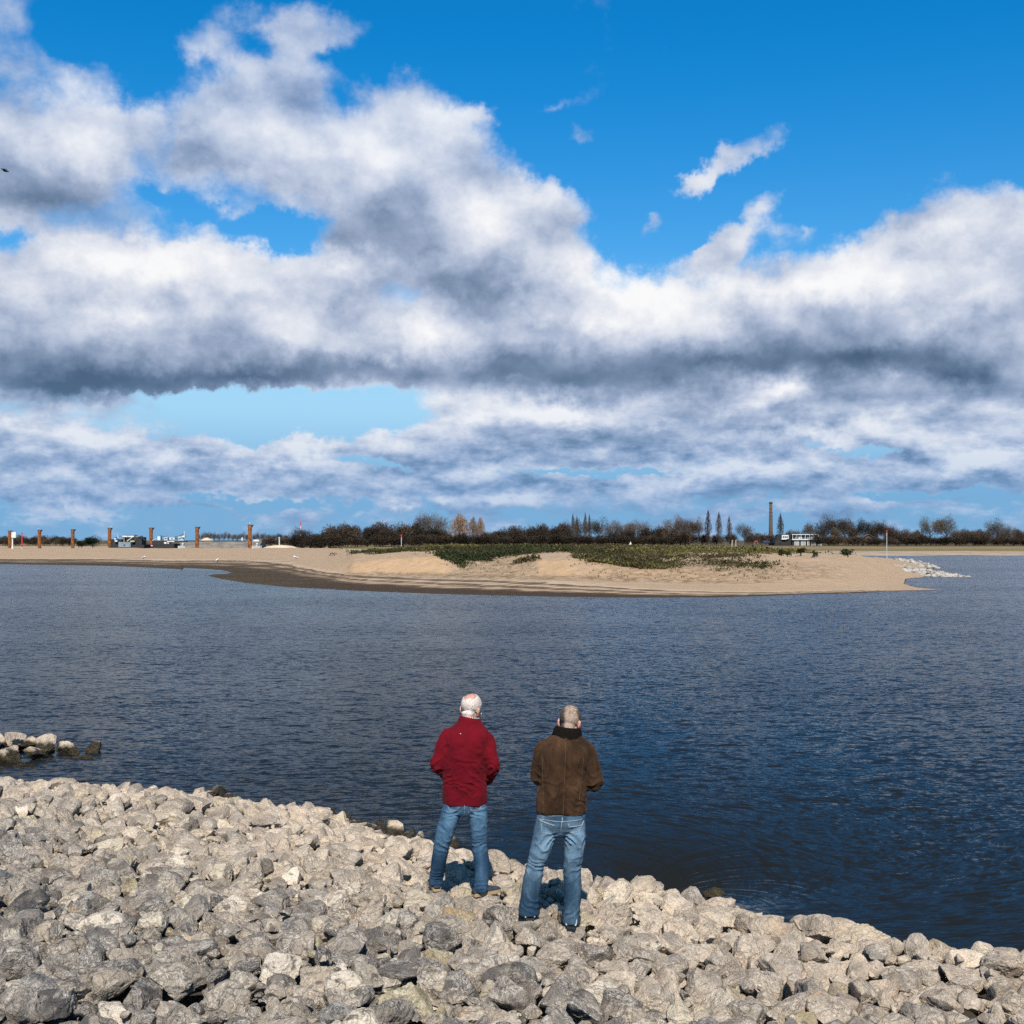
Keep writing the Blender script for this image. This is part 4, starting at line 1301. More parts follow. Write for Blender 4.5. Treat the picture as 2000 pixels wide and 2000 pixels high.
for px in range(590, 1345, 18):
    tree(px, 1044 + rg.uniform(-4, 3), 44, 'bush', 'dark', 528 + rg.uniform(-6, 6), 'dark bush along the foot of the wood, ' + where(px), 'bushes along the foot of the wood', 'bare_bush')
for px in range(1600, 2120, 19):
    tree(px, 1048 + rg.uniform(-5, 3), 40, 'bush', 'dark' if rg.random() < .6 else 'brown', 532 + rg.uniform(-5, 5), 'dark bush of the far hedge, ' + where(px), 'bushes of the far hedge', 'bare_bush')
tree(584, 1031, 40, 'round', 'dark', 500, 'dark round tree under the red and white mast', None, base=1.0)
tree(572, 1044, 30, 'bush', 'dark', 500, 'dark bush left of the tree under the mast', None, 'bare_bush', base=1.0)
for px in range(606, 640, 12):
    tree(px, 1042, 26, 'bush', 'dark', 515, 'dark bush between the mast tree and the wood', 'bushes beside the mast tree', 'bare_bush', base=1.0)
for px in range(-60, 146, 13):
    tree(px, 1046 + rg.uniform(-2.5, 3.5), 26, 'bush', 'brown' if rg.random() < .6 else 'dark', 690 + rg.uniform(-15, 15), 'bare tree of the low far wood, ' + where(px), 'low wood behind the rusty piles')
tree(181, 1046, 38, 'bush', 'green', 640, 'round dark evergreen bush between two rusty piles', None, 'evergreen_bush', base=0.5)
tree(160, 1056, 26, 'bush', 'green', 642, 'low dark bush beside the round evergreen one', None, 'evergreen_bush', base=0.5)
for px in range(392, 486, 9):
    tree(px, 1040 + rg.uniform(-1.5, 3), 11, 'round', 'grey', 900, 'slender grey tree of the distant row behind the quay', 'distant tree row behind the quay')
for px in range(498, 562, 9):
    tree(px, 1041 + rg.uniform(-1, 4), 13, 'round', 'grey' if px < 520 else 'brown', 880, 'slender bare tree right of the last rusty pile', 'distant trees right of the last pile')
for px in range(516, 575, 13):
    tree(px, 1050 + rg.uniform(-2, 2), 26, 'bush', 'brown', 680, 'low brown bush behind the white post', 'low bushes behind the white post', 'bare_bush')

# ================================================================== things across the river
white = plain('white_paint', (0.60, 0.60, 0.585), (0.48, 0.48, 0.46), 0.8, 0.6)
offw = plain('pale_paint', (0.40, 0.415, 0.42), (0.30, 0.315, 0.33), 0.7, 0.6)
redp = plain('red_paint', (0.45, 0.03, 0.05), (0.36, 0.03, 0.04), 2.0, 0.6)
glass = plain('window_glass', (0.035, 0.045, 0.055), (0.02, 0.025, 0.03), 1.0, 0.15, spec=0.5)
darkm = plain('dark_steel', (0.028, 0.028, 0.030), (0.018, 0.018, 0.02), 1.0, 0.7)
greym = plain('grey_steel', (0.20, 0.24, 0.27), (0.14, 0.17, 0.20), 0.5, 0.6)
roofd = plain('dark_roof', (0.022, 0.022, 0.024), (0.014, 0.014, 0.016), 1.5, 0.8)
# rusty mooring piles
m = Mat('rusty_steel', 0.9, 0.2)
v = m.obj()
nA = m.noise(m.vmath('MULTIPLY', v, (1.0, 1.0, 0.35)), 2.0, 6, 0.65)
c = m.mix(m.rng(nA, 0.38, 0.62), (0.30, 0.105, 0.030), (0.085, 0.034, 0.016))
c = m.mix(m.rng(m.noise(v, 5.0, 4, 0.6), 0.55, 0.7, 0, .6), c, (0.42, 0.19, 0.06))
m.color(c)
m.normal(m.bump(nA, 0.5, 0.1))
RUST = m.m
PILES = [(19, 1037.5, 6.2, 'first in the row, behind the white board'), (77, 1036, 6.6, 'second in the row, right of the red post'), (142, 1035, 6.6, 'third in the row, left of the evergreen bush'), (214, 1032.5, 6.6, 'fourth in the row, left of the dredger'),
         (295, 1032, 7, 'fifth in the row, between dredger and barge'), (385, 1030.5, 7, 'sixth in the row, before the distant sand heap'), (488, 1026.5, 7.6, 'last in the row and tallest, beside the small white boat')]
pile_top = {}
for (px, top, wpx, words) in PILES:
    dep = 4.6 * FPX / (HOR - top)
    dep = min(dep, 590)
    r_ = wpx * dep / FPX / 2
    x = x_at(px, dep)
    ztop = z_at(top, dep)
    root = thing('mooring_pile', 'rusty steel mooring pile, ' + words, 'pile', (x, dep, 0), group='rusty mooring piles behind the beach')
    me = mesh_from('tube', *lathe([(r_, -2.0), (r_ * 1.0, 2.5), (r_ * 1.03, 2.52), (r_ * 1.03, 2.7), (r_, 2.72), (r_, ztop)], 20), True)
    me.set_sharp_from_angle(angle=R(40))
    link('tube', me, RUST, root)
    mb = MB()
    mb.box(-r_ * 1.05, r_ * 1.75, -r_ * 0.7, r_ * 0.7, ztop + 0.02, ztop + 0.28)
    mb.box(r_ * 1.1, r_ * 1.5, -r_ * 0.2, r_ * 0.2, ztop - 0.5, ztop + 0.02)
    mb.build('cap_bracket', darkm, root)
    pile_top[px] = (x - r_ * 0.3, dep, ztop + 0.28)
# gulls
gullw = plain('gull_feathers', (0.80, 0.80, 0.80), (0.60, 0.61, 0.63), 6.0, 0.8)
gullg = plain('gull_wing', (0.30, 0.31, 0.33), (0.2, 0.2, 0.22), 6.0, 0.8)
beak = plain('beak', (0.5, 0.3, 0.03))
def gull(loc, label, s=1.0, rz=0.0, fly=False, mats=None):
    bm_, wm_ = mats or (gullw, gullg)
    root = thing('bird' if fly else 'gull', label, 'bird', loc, rz)
    root.scale = (s, s, s)
    z0 = 0.0 if fly else 0.12
    mb = MB()
    mb.tube([(-.30, 0, z0 + .10), (-.2, 0, z0 + .12), (-.05, 0, z0 + .13), (.1, 0, z0 + .16), (.2, 0, z0 + .23), (.26, 0, z0 + .27), (.31, 0, z0 + .27)], [.015, .06, .095, .085, .05, .05, .02], 10)
    mb.build('body', bm_, root, True)
    for sgn in (-1, 1):
        mb = MB()
        if fly:
            mb.tube([(0, sgn * .05, .14), (.06, sgn * .28, .28), (-.04, sgn * .52, .24), (-.16, sgn * .68, .16)], [(.11, .012), (.10, .01), (.07, .008), (.01, .004)], 8)
        else:
            mb.tube([(.08, sgn * .075, z0 + .17), (-.1, sgn * .085, z0 + .16), (-.28, sgn * .04, z0 + .12), (-.40, sgn * .015, z0 + .09)], [(.03, .05), (.025, .055), (.015, .035), (.004, .008)], 8)
        mb.build('wing', wm_, root, True)
        if not fly:
            mb = MB()
            mb.tube([(0, sgn * .035, 0), (0, sgn * .035, .14)], .008, 6)
            mb.build('leg', beak, root)
    mb = MB()
    mb.tube([(.30, 0, z0 + .265), (.37, 0, z0 + .255)], [.014, .004], 6)
    mb.build('beak', beak, root)
    return root
def on_pile(px, dxp, label, rz):
    x, y, z = pile_top[px]
    gull((x + dxp, y, z), label, 1.5, rz)
on_pile(488, -0.1, 'gull perched on top of the tallest rusty pile', 0.5)
on_pile(77, -0.2, 'gull perched on the second rusty pile', 2.6)
on_pile(214, 0.5, 'gull perched on the fourth rusty pile', 0.3)
darkb = plain('dark_feathers', (0.03, 0.028, 0.026))
b_ = gull(at(10, 337, 60), 'dark bird in flight under the left cloud', 0.62, R(205), True, (darkb, darkb))
b_.rotation_euler[0] = R(-20)
# gulls resting on the beach
for (px, py) in ((280, 1096), (424, 1102), (578, 1094.5)):
    dep = 236 if px < 400 else (216 if px < 500 else 214)
    x = x_at(px, dep)
    gull((x, dep, terrain_z(x, dep) - 0.01), {280: 'white gull resting on the left beach', 424: 'white gull resting above the muddy inlet', 578: 'white gull resting on the sand left of the scrub'}[px], 2.0, px * 0.7)

# white notice board and red post at the beach
dep = 330.0
x = x_at(25, dep)
bz0 = terrain_z(x, dep) - 0.2
zt, zb_ = z_at(1038.5, dep), z_at(1050.5, dep)
s_ = dep / FPX
root = thing('notice_board', 'white square notice board on a white post on the beach', 'sign', (x, dep, bz0))
mb = MB(); mb.tube([(-0.1, 0, 0), (-0.1, 0, zt - bz0 - 0.2)], 0.19, 10); mb.build('post', white, root)
mb = MB(); mb.tube([(-0.1, 0, 0), (-0.1, 0, 0.75)], 0.30, 10); mb.build('base', white, root)
mb = MB(); mb.box(-0.30, 1.02, -0.30, -0.22, zb_ - bz0, zt - bz0); mb.build('panel', white, root)
fr = [p_ for p_ in ((-0.30, -0.21, zb_, zt), (0.93, 1.02, zb_, zt), (-0.21, 0.93, zb_, zb_ + 0.09), (-0.21, 0.93, zt - 0.09, zt))]
for (a, b, c_, d_) in fr:
    mb = MB(); mb.box(a, b, -0.36, -0.303, c_ - bz0, d_ - bz0); mb.build('frame_bar', offw, root)
x = x_at(43, 332)
bz0 = terrain_z(x, 332) - 0.2
root = thing('red_post', 'slim red marker post with a ball top beside the white board', 'post', (x, 332, bz0))
hz = z_at(1046, 332) - bz0
mb = MB(); mb.tube([(0, 0, 0.5), (0, 0, hz * 0.8), (0, 0, hz)], [0.18, 0.16, 0.24], 10); mb.build('shaft', redp, root)
mb = MB(); mb.tube([(0, 0, 0), (0, 0, 0.5)], 0.33, 10); mb.build('foot', offw, root)
mb = MB(); mb.add(*lathe([(0.02, hz + .35), (0.2, hz + .45), (0.25, hz + .62), (0.2, hz + .8), (0.02, hz + .9)], 10)); mb.tube([(0, 0, hz), (0, 0, hz + .4)], 0.06, 6); mb.build('ball', redp, root)

def marker(px, top, depth, base_z, label, mat_pole, topmark):
    x = x_at(px, depth)
    root = thing('river_marker', label, 'marker', (x, depth, base_z))
    h_ = z_at(top, depth) - base_z
    rad_ = max(0.05, 0.7 * depth / FPX)
    mb = MB(); mb.tube([(0, 0, -0.4), (0, 0, h_)], rad_, 8); mb.build('pole', mat_pole, root)
    mb = MB()
    k = 2.1 * depth / FPX
    if topmark == 'cone':
        mb.add(*lathe([(k * 0.35, h_ - k * 1.2), (k * 1.0, h_ + k * 0.9), (k * 0.95, h_ + k)], 10))
    else:
        mb.add(*lathe([(k * 0.8, h_ - k * 1.6), (k * 0.8, h_ + k * 1.0)], 10))
    mb.build('topmark', redp, root, False)
    return root
d_ = 185.0
marker(1732, 1038, d_, terrain_z(x_at(1732, d_), d_), 'tall pale pole with a red cone top at the tip of the island', offw, 'cone')
d_ = 205.0
marker(784, 1046, d_, max(0.5, terrain_z(x_at(784, d_), d_)), 'pale pole with a red top standing before the wood', offw, 'cone')
# red and white mast
x = x_at(587, 620)
root = thing('radio_mast', 'slim red and white mast rising over the dark round tree', 'mast', (x, 620, 1.0))
zt = z_at(1019, 620) - 1.0
for k, mt in enumerate((white, redp, white, redp, white, redp)):
    mb = MB(); mb.tube([(0, 0, zt * k / 6), (0, 0, zt * (k + 1) / 6)], 0.34 - 0.02 * k, 8); mb.build('mast_section', mt, root)
x = x_at(545.5, 600)
root = thing('white_pylon', 'short white pylon among the brown bushes', 'post', (x, 600, 0.5))
mb = MB(); mb.tube([(0, 0, 0), (0, 0, z_at(1050, 600) - 0.5)], 0.3, 8); mb.build('shaft', white, root)
mb = MB(); mb.box(-0.42, 0.42, -0.42, 0.42, z_at(1050, 600) - 0.5, z_at(1049, 600) - 0.5); mb.build('cap', white, root)

# ---- brick chimney
dep = 575.0
x = x_at(1505.5, dep)
zb0 = 1.9
h_ = z_at(980.5, dep) - zb0
m = Mat('chimney_brick', 0.95, 0.1)
v = m.obj()
s3 = m.sep(v)
rowb = m.math('FRACT', m.math('MULTIPLY', s3[2], 0.62))
c = m.mix(m.rng(m.noise(v, 1.2, 5, 0.6), 0.35, 0.65), (0.115, 0.080, 0.060), (0.060, 0.046, 0.038))
c = m.mix(m.math('MULTIPLY', m.rng(rowb, 0.75, 0.9), 0.55), c, (0.035, 0.028, 0.025))
m.color(c)
root = thing('brick_chimney', 'tall tapering brick factory chimney among the poplars', 'chimney', (x, dep, zb0))
mb = MB(); mb.add(*lathe([(1.08, -0.5), (1.02, 4.0), (0.72, h_ - 0.9)], 16)); mb.build('shaft', m.m, root, True)
mb = MB(); mb.add(*lathe([(0.80, h_ - 0.9), (0.84, h_ - 0.2), (0.78, h_), (0.55, h_ - 0.05)], 16)); mb.build('crown_ring', m.m, root, True)
for k in range(9):
    zz = 3.0 + k * (h_ - 4.5) / 9.0
    rr_ = 1.05 - 0.31 * zz / h_
    mb = MB(); mb.add(*lathe([(rr_ + 0.035, zz), (rr_ + 0.035, zz + 0.16)], 16)); mb.build('iron_band', m.m, root)

# ---- white two-storey house with a gallery, and the dark-roofed one beside it
dep = 555.0
s_ = dep / FPX
def house_at(px, py):
    return x_at(px, dep), z_at(py, dep)
X0, ZT = house_at(1547, 1043.5)
X1, _ = house_at(1597, 1043.5)
X2, _ = house_at(1606, 1043.5)
ZM = z_at(1054.5, dep)
ZB = 1.7
cx = (X0 + X1) / 2
root = thing('white_house', 'white flat-roofed house with a row of big windows and a gallery', 'house', (cx, dep, ZB))
q = lambda v_: v_ - cx
def part(name, mat, x0, x1, y0, y1, z0, z1, par=None):
    mb = MB()
    mb.box(q(x0), q(x1), y0, y1, z0 - ZB, z1 - ZB)
    return mb.build(name, mat, par or root)
part('roof', white, X0 - 0.3, X1 + 0.2, -1.1, 6.2, ZT - 0.25, ZT + 0.05)
part('upper_wall', darkm, X0, X1, 0.0, 6.0, ZM, ZT - 0.26)
part('gallery_deck', white, X0 - 0.3, X1 + 2.1, -1.2, 0.0, ZM - 0.02, ZM + 0.38)
part('lower_wall', darkm, X0, X1, -0.3, 6.0, ZB - 0.4, ZM - 0.03)
part('side_wing', offw, X1 + 0.02, X2, 0.6, 5.4, ZB - 0.4, ZT - 0.7)
nw = 8
for k in range(nw):
    a = X0 + 0.25 + (X1 - X0 - 0.5) * k / nw
    b = X0 + 0.25 + (X1 - X0 - 0.5) * (k + 1) / nw
    w_ = part('window', white if k in (2, 5, 6) else offw, a, b - 0.1, -0.09, -0.003, ZM + 0.42, ZT - 0.5)
    part('pane', glass if k not in (2, 6) else offw, a + 0.12, b - 0.22, -0.13, -0.092, ZM + 0.55, ZT - 0.62, w_)
for k in range(7):
    a = X0 + (X1 - X0) * k / 6.0
    part('gallery_post', white, a - 0.07, a + 0.07, -1.05, -0.9, ZM + 0.39, ZT - 0.27)
for k in range(17):
    a = X0 + 1.2 + (X1 - X0 - 2.4) * k / 16.0
    if k in (4, 9, 12):
        continue
    part('lower_pillar', white, a - 0.14, a + 0.14, -0.5, -0.32, ZB - 0.3, ZM - 0.12)
root = thing('dark_house', 'low black-roofed house with a white window bay left of the white house', 'house', (x_at(1530, dep), dep, ZB))
cx = x_at(1530, dep)
xa, xb, xc, xd = (x_at(v_, dep) for v_ in (1513, 1522, 1543, 1548.5))
zt = z_at(1043.5, dep)
mb = MB(); mb.prism([(q(xa), ZB - 0.4 - ZB), (q(xa), 1.6), (q(xb), zt - ZB), (q(xd) - 0.05, zt - ZB), (q(xd) - 0.05, -0.4)], 0.8, 6.5); mb.build('roof', roofd, root)
part('window_bay', white, x_at(1527, dep), x_at(1540, dep), -0.2, 0.79, z_at(1052.5, dep), z_at(1045, dep))
for k in range(3):
    a = x_at(1528.5 + 3.6 * k, dep)
    w_ = part('window', offw, a, a + 0.72, -0.27, -0.203, z_at(1050.5, dep), z_at(1047, dep))
    part('pane', glass, a + 0.08, a + 0.64, -0.31, -0.273, z_at(1050.2, dep), z_at(1047.3, dep), w_)
part('bay_sill', white, x_at(1526, dep), x_at(1536, dep), -0.3, 0.79, z_at(1053.8, dep), z_at(1052.6, dep))
# dark cabin right of the house
dep = 548.0
cx = x_at(1696, dep)
root = thing('dark_cabin', 'small dark cabin with a shallow gable roof among the trees', 'cabin', (cx, dep, ZB))
z1, z2 = z_at(1050, dep) - ZB, z_at(1043.5, dep) - ZB
wood_ = plain('dark_boards', (0.07, 0.055, 0.042), (0.05, 0.04, 0.03), 2.0, 0.9)
mb = MB(); mb.box(-2.0, 2.0, 0, 4, -0.4, z1); mb.build('wall', wood_, root)
mb = MB(); mb.prism([(-3.1, z1 - 0.3), (0, z2 - 0.1), (3.1, z1 - 0.3), (3.1, z1 - 0.1), (0, z2 + 0.12), (-3.1, z1 - 0.1)], -0.5, 4.4); mb.build('roof', plain('cabin_roof', (0.09, 0.085, 0.085), (0.06, 0.06, 0.06)), root)
mb = MB(); mb.prism([(-1.95, z1 + 0.01), (1.95, z1 + 0.01), (0, z2 - 0.25)], 0.02, 0.2); mb.build('gable', wood_, root)
# little vehicles and stands in front of the bushes
def small_car(px, py, depth, mat, label, L=3.9, H=1.5, rz=0.0):
    x = x_at(px, depth)
    root = thing('parked_car', label, 'car', (x, depth, z_at(py, depth) - H), rz)
    mb = MB(); mb.prism([(-L / 2, .35), (-L / 2, .85), (-L * .36, .95), (-L * .22, H), (L * .25, H), (L * .42, .95), (L / 2, .85), (L / 2, .35)], -0.8, 0.8); mb.build('body', mat, root)
    for sx_ in (-L * .3, L * .3):
        for sy in (-0.82, 0.68):
            mb = MB()
            vs, fs = lathe([(0.31, 0), (0.31, 0.14)], 12)
            mb.add([(sx_ + a, sy + c_, 0.31 + b) for a, b, c_ in vs], fs)
            mb.build('wheel', darkm, root)
    mb = MB(); mb.box(-L * .2, L * .22, -0.83, -0.803, .95, H - .12); mb.build('window', glass, root)
x = x_at(1476.5, 548)
root = thing('red_tent', 'small red tent before the brown bushes', 'tent', (x, 548, z_at(1060, 548)))
mb = MB(); mb.prism([(-.75, .1), (-.75, .55), (-.45, .95), (.45, .95), (.75, .55), (.75, .1), (.5, .1), (.5, .5), (-.5, .5), (-.5, .1)], -0.6, 0.6); mb.build('canopy', redp, root)
for sg in (-.68, .68):
    mb = MB(); mb.tube([(sg, -.5, -.6), (sg, -.5, .15)], .04, 6); mb.build('pole', offw, root)
small_car(1496, 1055.4, 550, plain('blue_paint', (0.03, 0.05, 0.12), (0.02, 0.03, 0.08)), 'dark blue car parked left of the dark house', 3.4, 1.3)
small_car(1521, 1056.8, 546, darkm, 'black car parked before the dark house', 3.8, 1.3)
dullc = plain('dull_concrete', (0.26, 0.25, 0.23), (0.18, 0.17, 0.16))
for k, px in enumerate((1429, 1437)):
    x = x_at(px, 500)
    root = thing('concrete_block', ('leaning pale concrete slab' if k == 0 else 'upright pale concrete stub') + ' on the far field left of the red car', 'block', (x, 500, 1.6))
    mb = MB(); mb.prism([(-.4, -.4), (.2, -.4), (.55 if k == 0 else .18, z_at(1054.5, 500) - 1.6), (0.1 if k == 0 else -.18, z_at(1054.5, 500) - 1.6)], -0.3, 0.3); mb.build('block_body', dullc, root)
    mb = MB(); mb.box(-.5, .5, -0.4, 0.4, -.6, -.1); mb.build('foot', dullc, root)
# row of swans-white boats and a white sail over the scrub
for (px, w_, lab) in ((1222, 12, 'long white boat hull lying behind the scrub'), (1249, 8, 'white boat hull right of the white sail'), (1263, 5, 'small white boat at the end of the moored row')):
    x = x_at(px, 300)
    L = w_ * 300 / FPX
    root = thing('moored_boat', lab, 'boat', (x, 300, z_at(1067.2, 300)), group='white boats moored behind the scrub')
    mb = MB(); mb.add([(-L, -.4, .35), (L * .8, -.4, .35), (L * 1.05, 0, .45), (L * .8, .4, .35), (-L, .4, .35), (-L * .9, -.25, -2), (L * .8, 0, -2), (-L * .9, .25, -2)],
                      [(0, 1, 2, 3, 4), (0, 5, 6, 1), (1, 6, 2), (2, 6, 3), (3, 6, 7, 4), (4, 7, 5, 0), (5, 7, 6)]); mb.build('hull', white, root)
    mb = MB(); mb.box(-L * .4, L * .3, -.2, .2, .36, .5); mb.build('cabin', offw, root)
    if px == 1222:
        mb = MB(); mb.add([(L * .55, -.03, .4), (L * 1.0, -.03, .4), (L * .8, -.03, 1.25), (L * .55, .03, .4), (L * 1.0, .03, .4), (L * .8, .03, 1.25)], [(0, 1, 2), (5, 4, 3), (0, 3, 4, 1), (1, 4, 5, 2), (2, 5, 3, 0)]); mb.build('sail', white, root)

# ---- quay dike with sand heap behind the piles
m_d = plain('dike_stone', (0.19, 0.175, 0.15), (0.11, 0.10, 0.085), 0.25, 0.95, 0.6, 1.5, coords='pos')
xa, xb = x_at(352, 640), x_at(512, 640)
dike = thing('quay_dike', 'long grey stone dike behind the rusty piles', 'dike', (xa, 640, 0))
mb = MB(); mb.add([(0, -14, -1), (xb - xa, -14, -1), (xb - xa, 0, z_at(1057.5, 640)), (0, 0, z_at(1057.5, 640)), (0, 8, z_at(1057.5, 640)), (xb - xa, 8, z_at(1057.5, 640)), (xb - xa, 14, -1), (0, 14, -1)],
                  [(0, 1, 2, 3), (3, 2, 5, 4), (4, 5, 6, 7), (0, 3, 4, 7), (1, 6, 5, 2)]); mb.build('slope', m_d, dike)
mb = MB(); mb.box(0, x_at(480, 640) - xa, 0.3, 1.4, z_at(1057.6, 640), z_at(1055.7, 640)); mb.build('crest_hedge', TW['dark'], dike)
x = x_at(404, 700)
heap = mesh_from('sand_heap', *lathe([(6.0, z_at(1058.5, 700)), (4.2, z_at(1055.5, 700)), (1.9, z_at(1051.5, 700)), (0.3, z_at(1050, 700))], 14), True)
hv = np.array([v_.co[:] for v_ in heap.vertices])
hv[:, :2] *= (1.0 + 0.2 * fbm(hv * 0.4, 2, 5))[:, None]
hv[:, 0] *= 0.92
heap.vertices.foreach_set('co', (hv + np.array([0, 0, 0])).astype(np.float32).ravel())
o = link('sand_heap', heap, plain('heap_sand', (0.52, 0.42, 0.32), (0.44, 0.35, 0.26), 0.5, 0.95, 0.4, 2.0))
o.location = (x, 700, 0)
tag(o, 'pale pointed sand heap behind the dike', 'sand heap')
# second low sand spit right of the last pile
x = x_at(548, 420)
sp_ = mesh_from('sand_hump', *lathe([(1.0, -0.8), (0.82, z_at(1068.5, 420) - 0.3), (0.6, z_at(1067, 420)), (0.3, z_at(1065.3, 420)), (0.02, z_at(1064.6, 420))], 22), True)
o = link('sand_hump', sp_, bpy.data.materials['heap_sand'])
o.location = (x, 420, 0)
o.scale = (7.6, 5.0, 1)
tag(o, 'low pale sand hump beside the mast tree', 'sand heap')
# white storage shed and silo
x = x_at(505, 720)
root = thing('white_shed', 'long white shed roof behind the last rusty pile', 'shed', (x, 720, 1.5))
L = 11 * 720 / FPX
mb = MB(); mb.box(-L, L * 1.0, 0, 8, -.5, z_at(1057.5, 720) - 1.5); mb.build('wall', offw, root)
mb = MB(); mb.prism([(-L * 1.02, z_at(1057.4, 720) - 1.5), (-L * .8, z_at(1053.8, 720) - 1.5), (L * .7, z_at(1054.2, 720) - 1.5), (L * 1.02, z_at(1057.4, 720) - 1.5)], -0.3, 8.3); mb.build('roof', white, root)
mb = MB(); mb.box(-L * .9, -L * .5, -0.12, -0.003, 0, z_at(1058, 720) - 1.5); mb.build('door', plain('blue_door', (0.10, 0.3, 0.5)), root)
x = x_at(473, 700)
root = thing('white_silo', 'small white silo between the distant trees and the last pile', 'silo', (x, 700, 1.5))
h_ = z_at(1051, 700) - 1.5
mb = MB(); mb.add(*lathe([(0.7, -.5), (0.7, h_ - .8)], 12)); mb.build('tank', white, root)
mb = MB(); mb.add(*lathe([(0.75, h_ - .8), (0.2, h_ + .6)], 12)); mb.build('cone_roof', offw, root)

# ---- the work vessels
def on(dep):
    return lambda px, py: (x_at(px, dep), z_at(py, dep))
dep = 430.0
cx = x_at(262, dep)
P = on(dep)
root = thing('dredger', 'dredger with black hopper, pale hull box and white roof tanks', 'dredger', (cx, dep, 0))
def slab(name, mat, px0, px1, py0, py1, y0, y1, par=None):
    a, zt_ = P(px0, py0)
    b, zb_ = P(px1, py1)
    mb = MB()
    mb.box(a - cx, b - cx, y0, y1, zb_, zt_)
    return mb.build(name, mat, par or root)
def strut(name, mat, pts, rpx, y=-0.5, par=None, n=6):
    mb = MB()
    mb.tube([(P(a, b)[0] - cx, y, P(a, b)[1]) for a, b in pts], rpx * dep / FPX, n)
    return mb.build(name, mat, par or root)
h_ = slab('hull', darkm, 222, 288, 1064, 1080, -4, 4)
slab('pontoon', greym, 242, 265.5, 1058.5, 1068.5, -6, -4.01)
slab('pontoon_hatch', darkm, 252, 255, 1063.5, 1066.0, -6.05, -6.003)
slab('deckhouse', darkm, 251, 281, 1049, 1064, -2.5, 3)
slab('end_wall', plain('brown_paint', (0.20, 0.11, 0.08)), 245.2, 248.5, 1049, 1058.4, -2.6, 2)
slab('roof_tank', white, 244.5, 254.3, 1046.2, 1049, -3, 2)
slab('roof_tank', white, 255, 266.5, 1046.4, 1049, -3, 2)
slab('roof_gantry', darkm, 247, 270, 1044.9, 1045.7, -2.4, -2)
slab('roof_tank_end', offw, 267, 276, 1046.4, 1049.8, -2, 2)
for px in (248, 256, 264, 269):
    strut('gantry_post', darkm, [(px, 1045.3), (px, 1049)], .35, -2.2)
strut('conveyor', white, [(254, 1057), (265, 1048.5)], .75, -3.4)
strut('conveyor', darkm, [(268.5, 1044.5), (280, 1050), (290, 1056)], .8, -2.8)
strut('boom', darkm, [(235, 1048), (247, 1051)], .35, -1)
slab('engine_box', darkm, 221, 241, 1053, 1064, -2, 3)
strut('crane_leg', darkm, [(222, 1060), (231, 1049), (239, 1060)], .9, -2)
slab('cabin', white, 229.5, 234.5, 1055.2, 1058, -3, -2.2)
slab('cabin', white, 228, 231.5, 1051.6, 1054, -2.8, -2.2)
strut('mast', white, [(233, 1053), (233, 1046)], .7, -1.5)
strut('mast_lamp', white, [(231.5, 1043.6), (233.5, 1043.4)], .6, -1.5)
slab('sand_load', plain('yellow_sand', (0.45, 0.40, 0.2)), 261, 269, 1055.8, 1058.4, -3.8, -2.6)
dep = 440.0
cx = x_at(335, dep)
P = on(dep)
root = thing('work_barge', 'work barge with white wheelhouse, red flag and sloping conveyor booms', 'barge', (cx, dep, 0))
slab('hull', darkm, 288, 346, 1062, 1080, -4, 4)
slab('bow_rail', white, 286.5, 305, 1064.8, 1066.6, -4.4, -4.05)
slab('red_panel', redp, 301, 303.8, 1062, 1064.5, -4.5, -4.1)
slab('deck_load', plain('dark_load', (0.035, 0.028, 0.032)), 302, 326, 1056, 1062, -3, 3)
slab('deck_load', plain('grey_load', (0.10, 0.10, 0.10)), 318, 327, 1053.5, 1056, -2, 2)
strut('conveyor', offw, [(301, 1056), (309, 1052)], 1.3, -2)
strut('conveyor', darkm, [(299, 1054), (309, 1051.2)], .6, -1.6)
slab('silo', plain('pale_blue_paint', (0.55, 0.66, 0.70)), 309, 314.6, 1047.5, 1055, -1, 1.5)
strut('boom', darkm, [(313.5, 1045.5), (327, 1049.2)], .45, -1)
w_ = slab('wheelhouse', white, 325, 331.5, 1049.6, 1055.4, -3, 0)
slab('window', glass, 326, 330.5, 1051, 1053, -3.06, -3.003, w_)
w_ = slab('wheelhouse', white, 335, 345.5, 1049.8, 1053.8, -3, 2)
slab('window', glass, 339, 342, 1051, 1053, -3.06, -3.003, w_)
slab('side_rail', white, 331, 345.5, 1056.4, 1058.2, -3.4, -3.05)
slab('lower_cabin', white, 325.5, 330, 1058.5, 1063, -3.3, 0)
slab('lower_cabin', offw, 331.5, 335, 1058.6, 1066, -3.2, 0)
slab('flag', redp, 328.6, 331.2, 1044.3, 1046.6, -1.55, -1.5)
strut('flag_pole', offw, [(329.8, 1050), (329.8, 1044)], .2, -1.48)
strut('boom', darkm, [(340, 1049.6), (351, 1047), (359.5, 1043)], .55, -1)
slab('boom_tower', plain('grey_blue_paint', (0.35, 0.45, 0.5)), 347, 359, 1047.5, 1056, 0, 0.6)
slab('boom_head', white, 356.5, 361.5, 1045, 1049.5, -0.6, 0.6)
strut('antenna', white, [(361, 1045), (361, 1039)], .3, -0.3)
slab('antenna_dish', white, 359.6, 363, 1038.5, 1039.6, -0.5, -0.1)
slab('stern_deck', darkm, 345, 365, 1056.5, 1058.5, -2, 2)
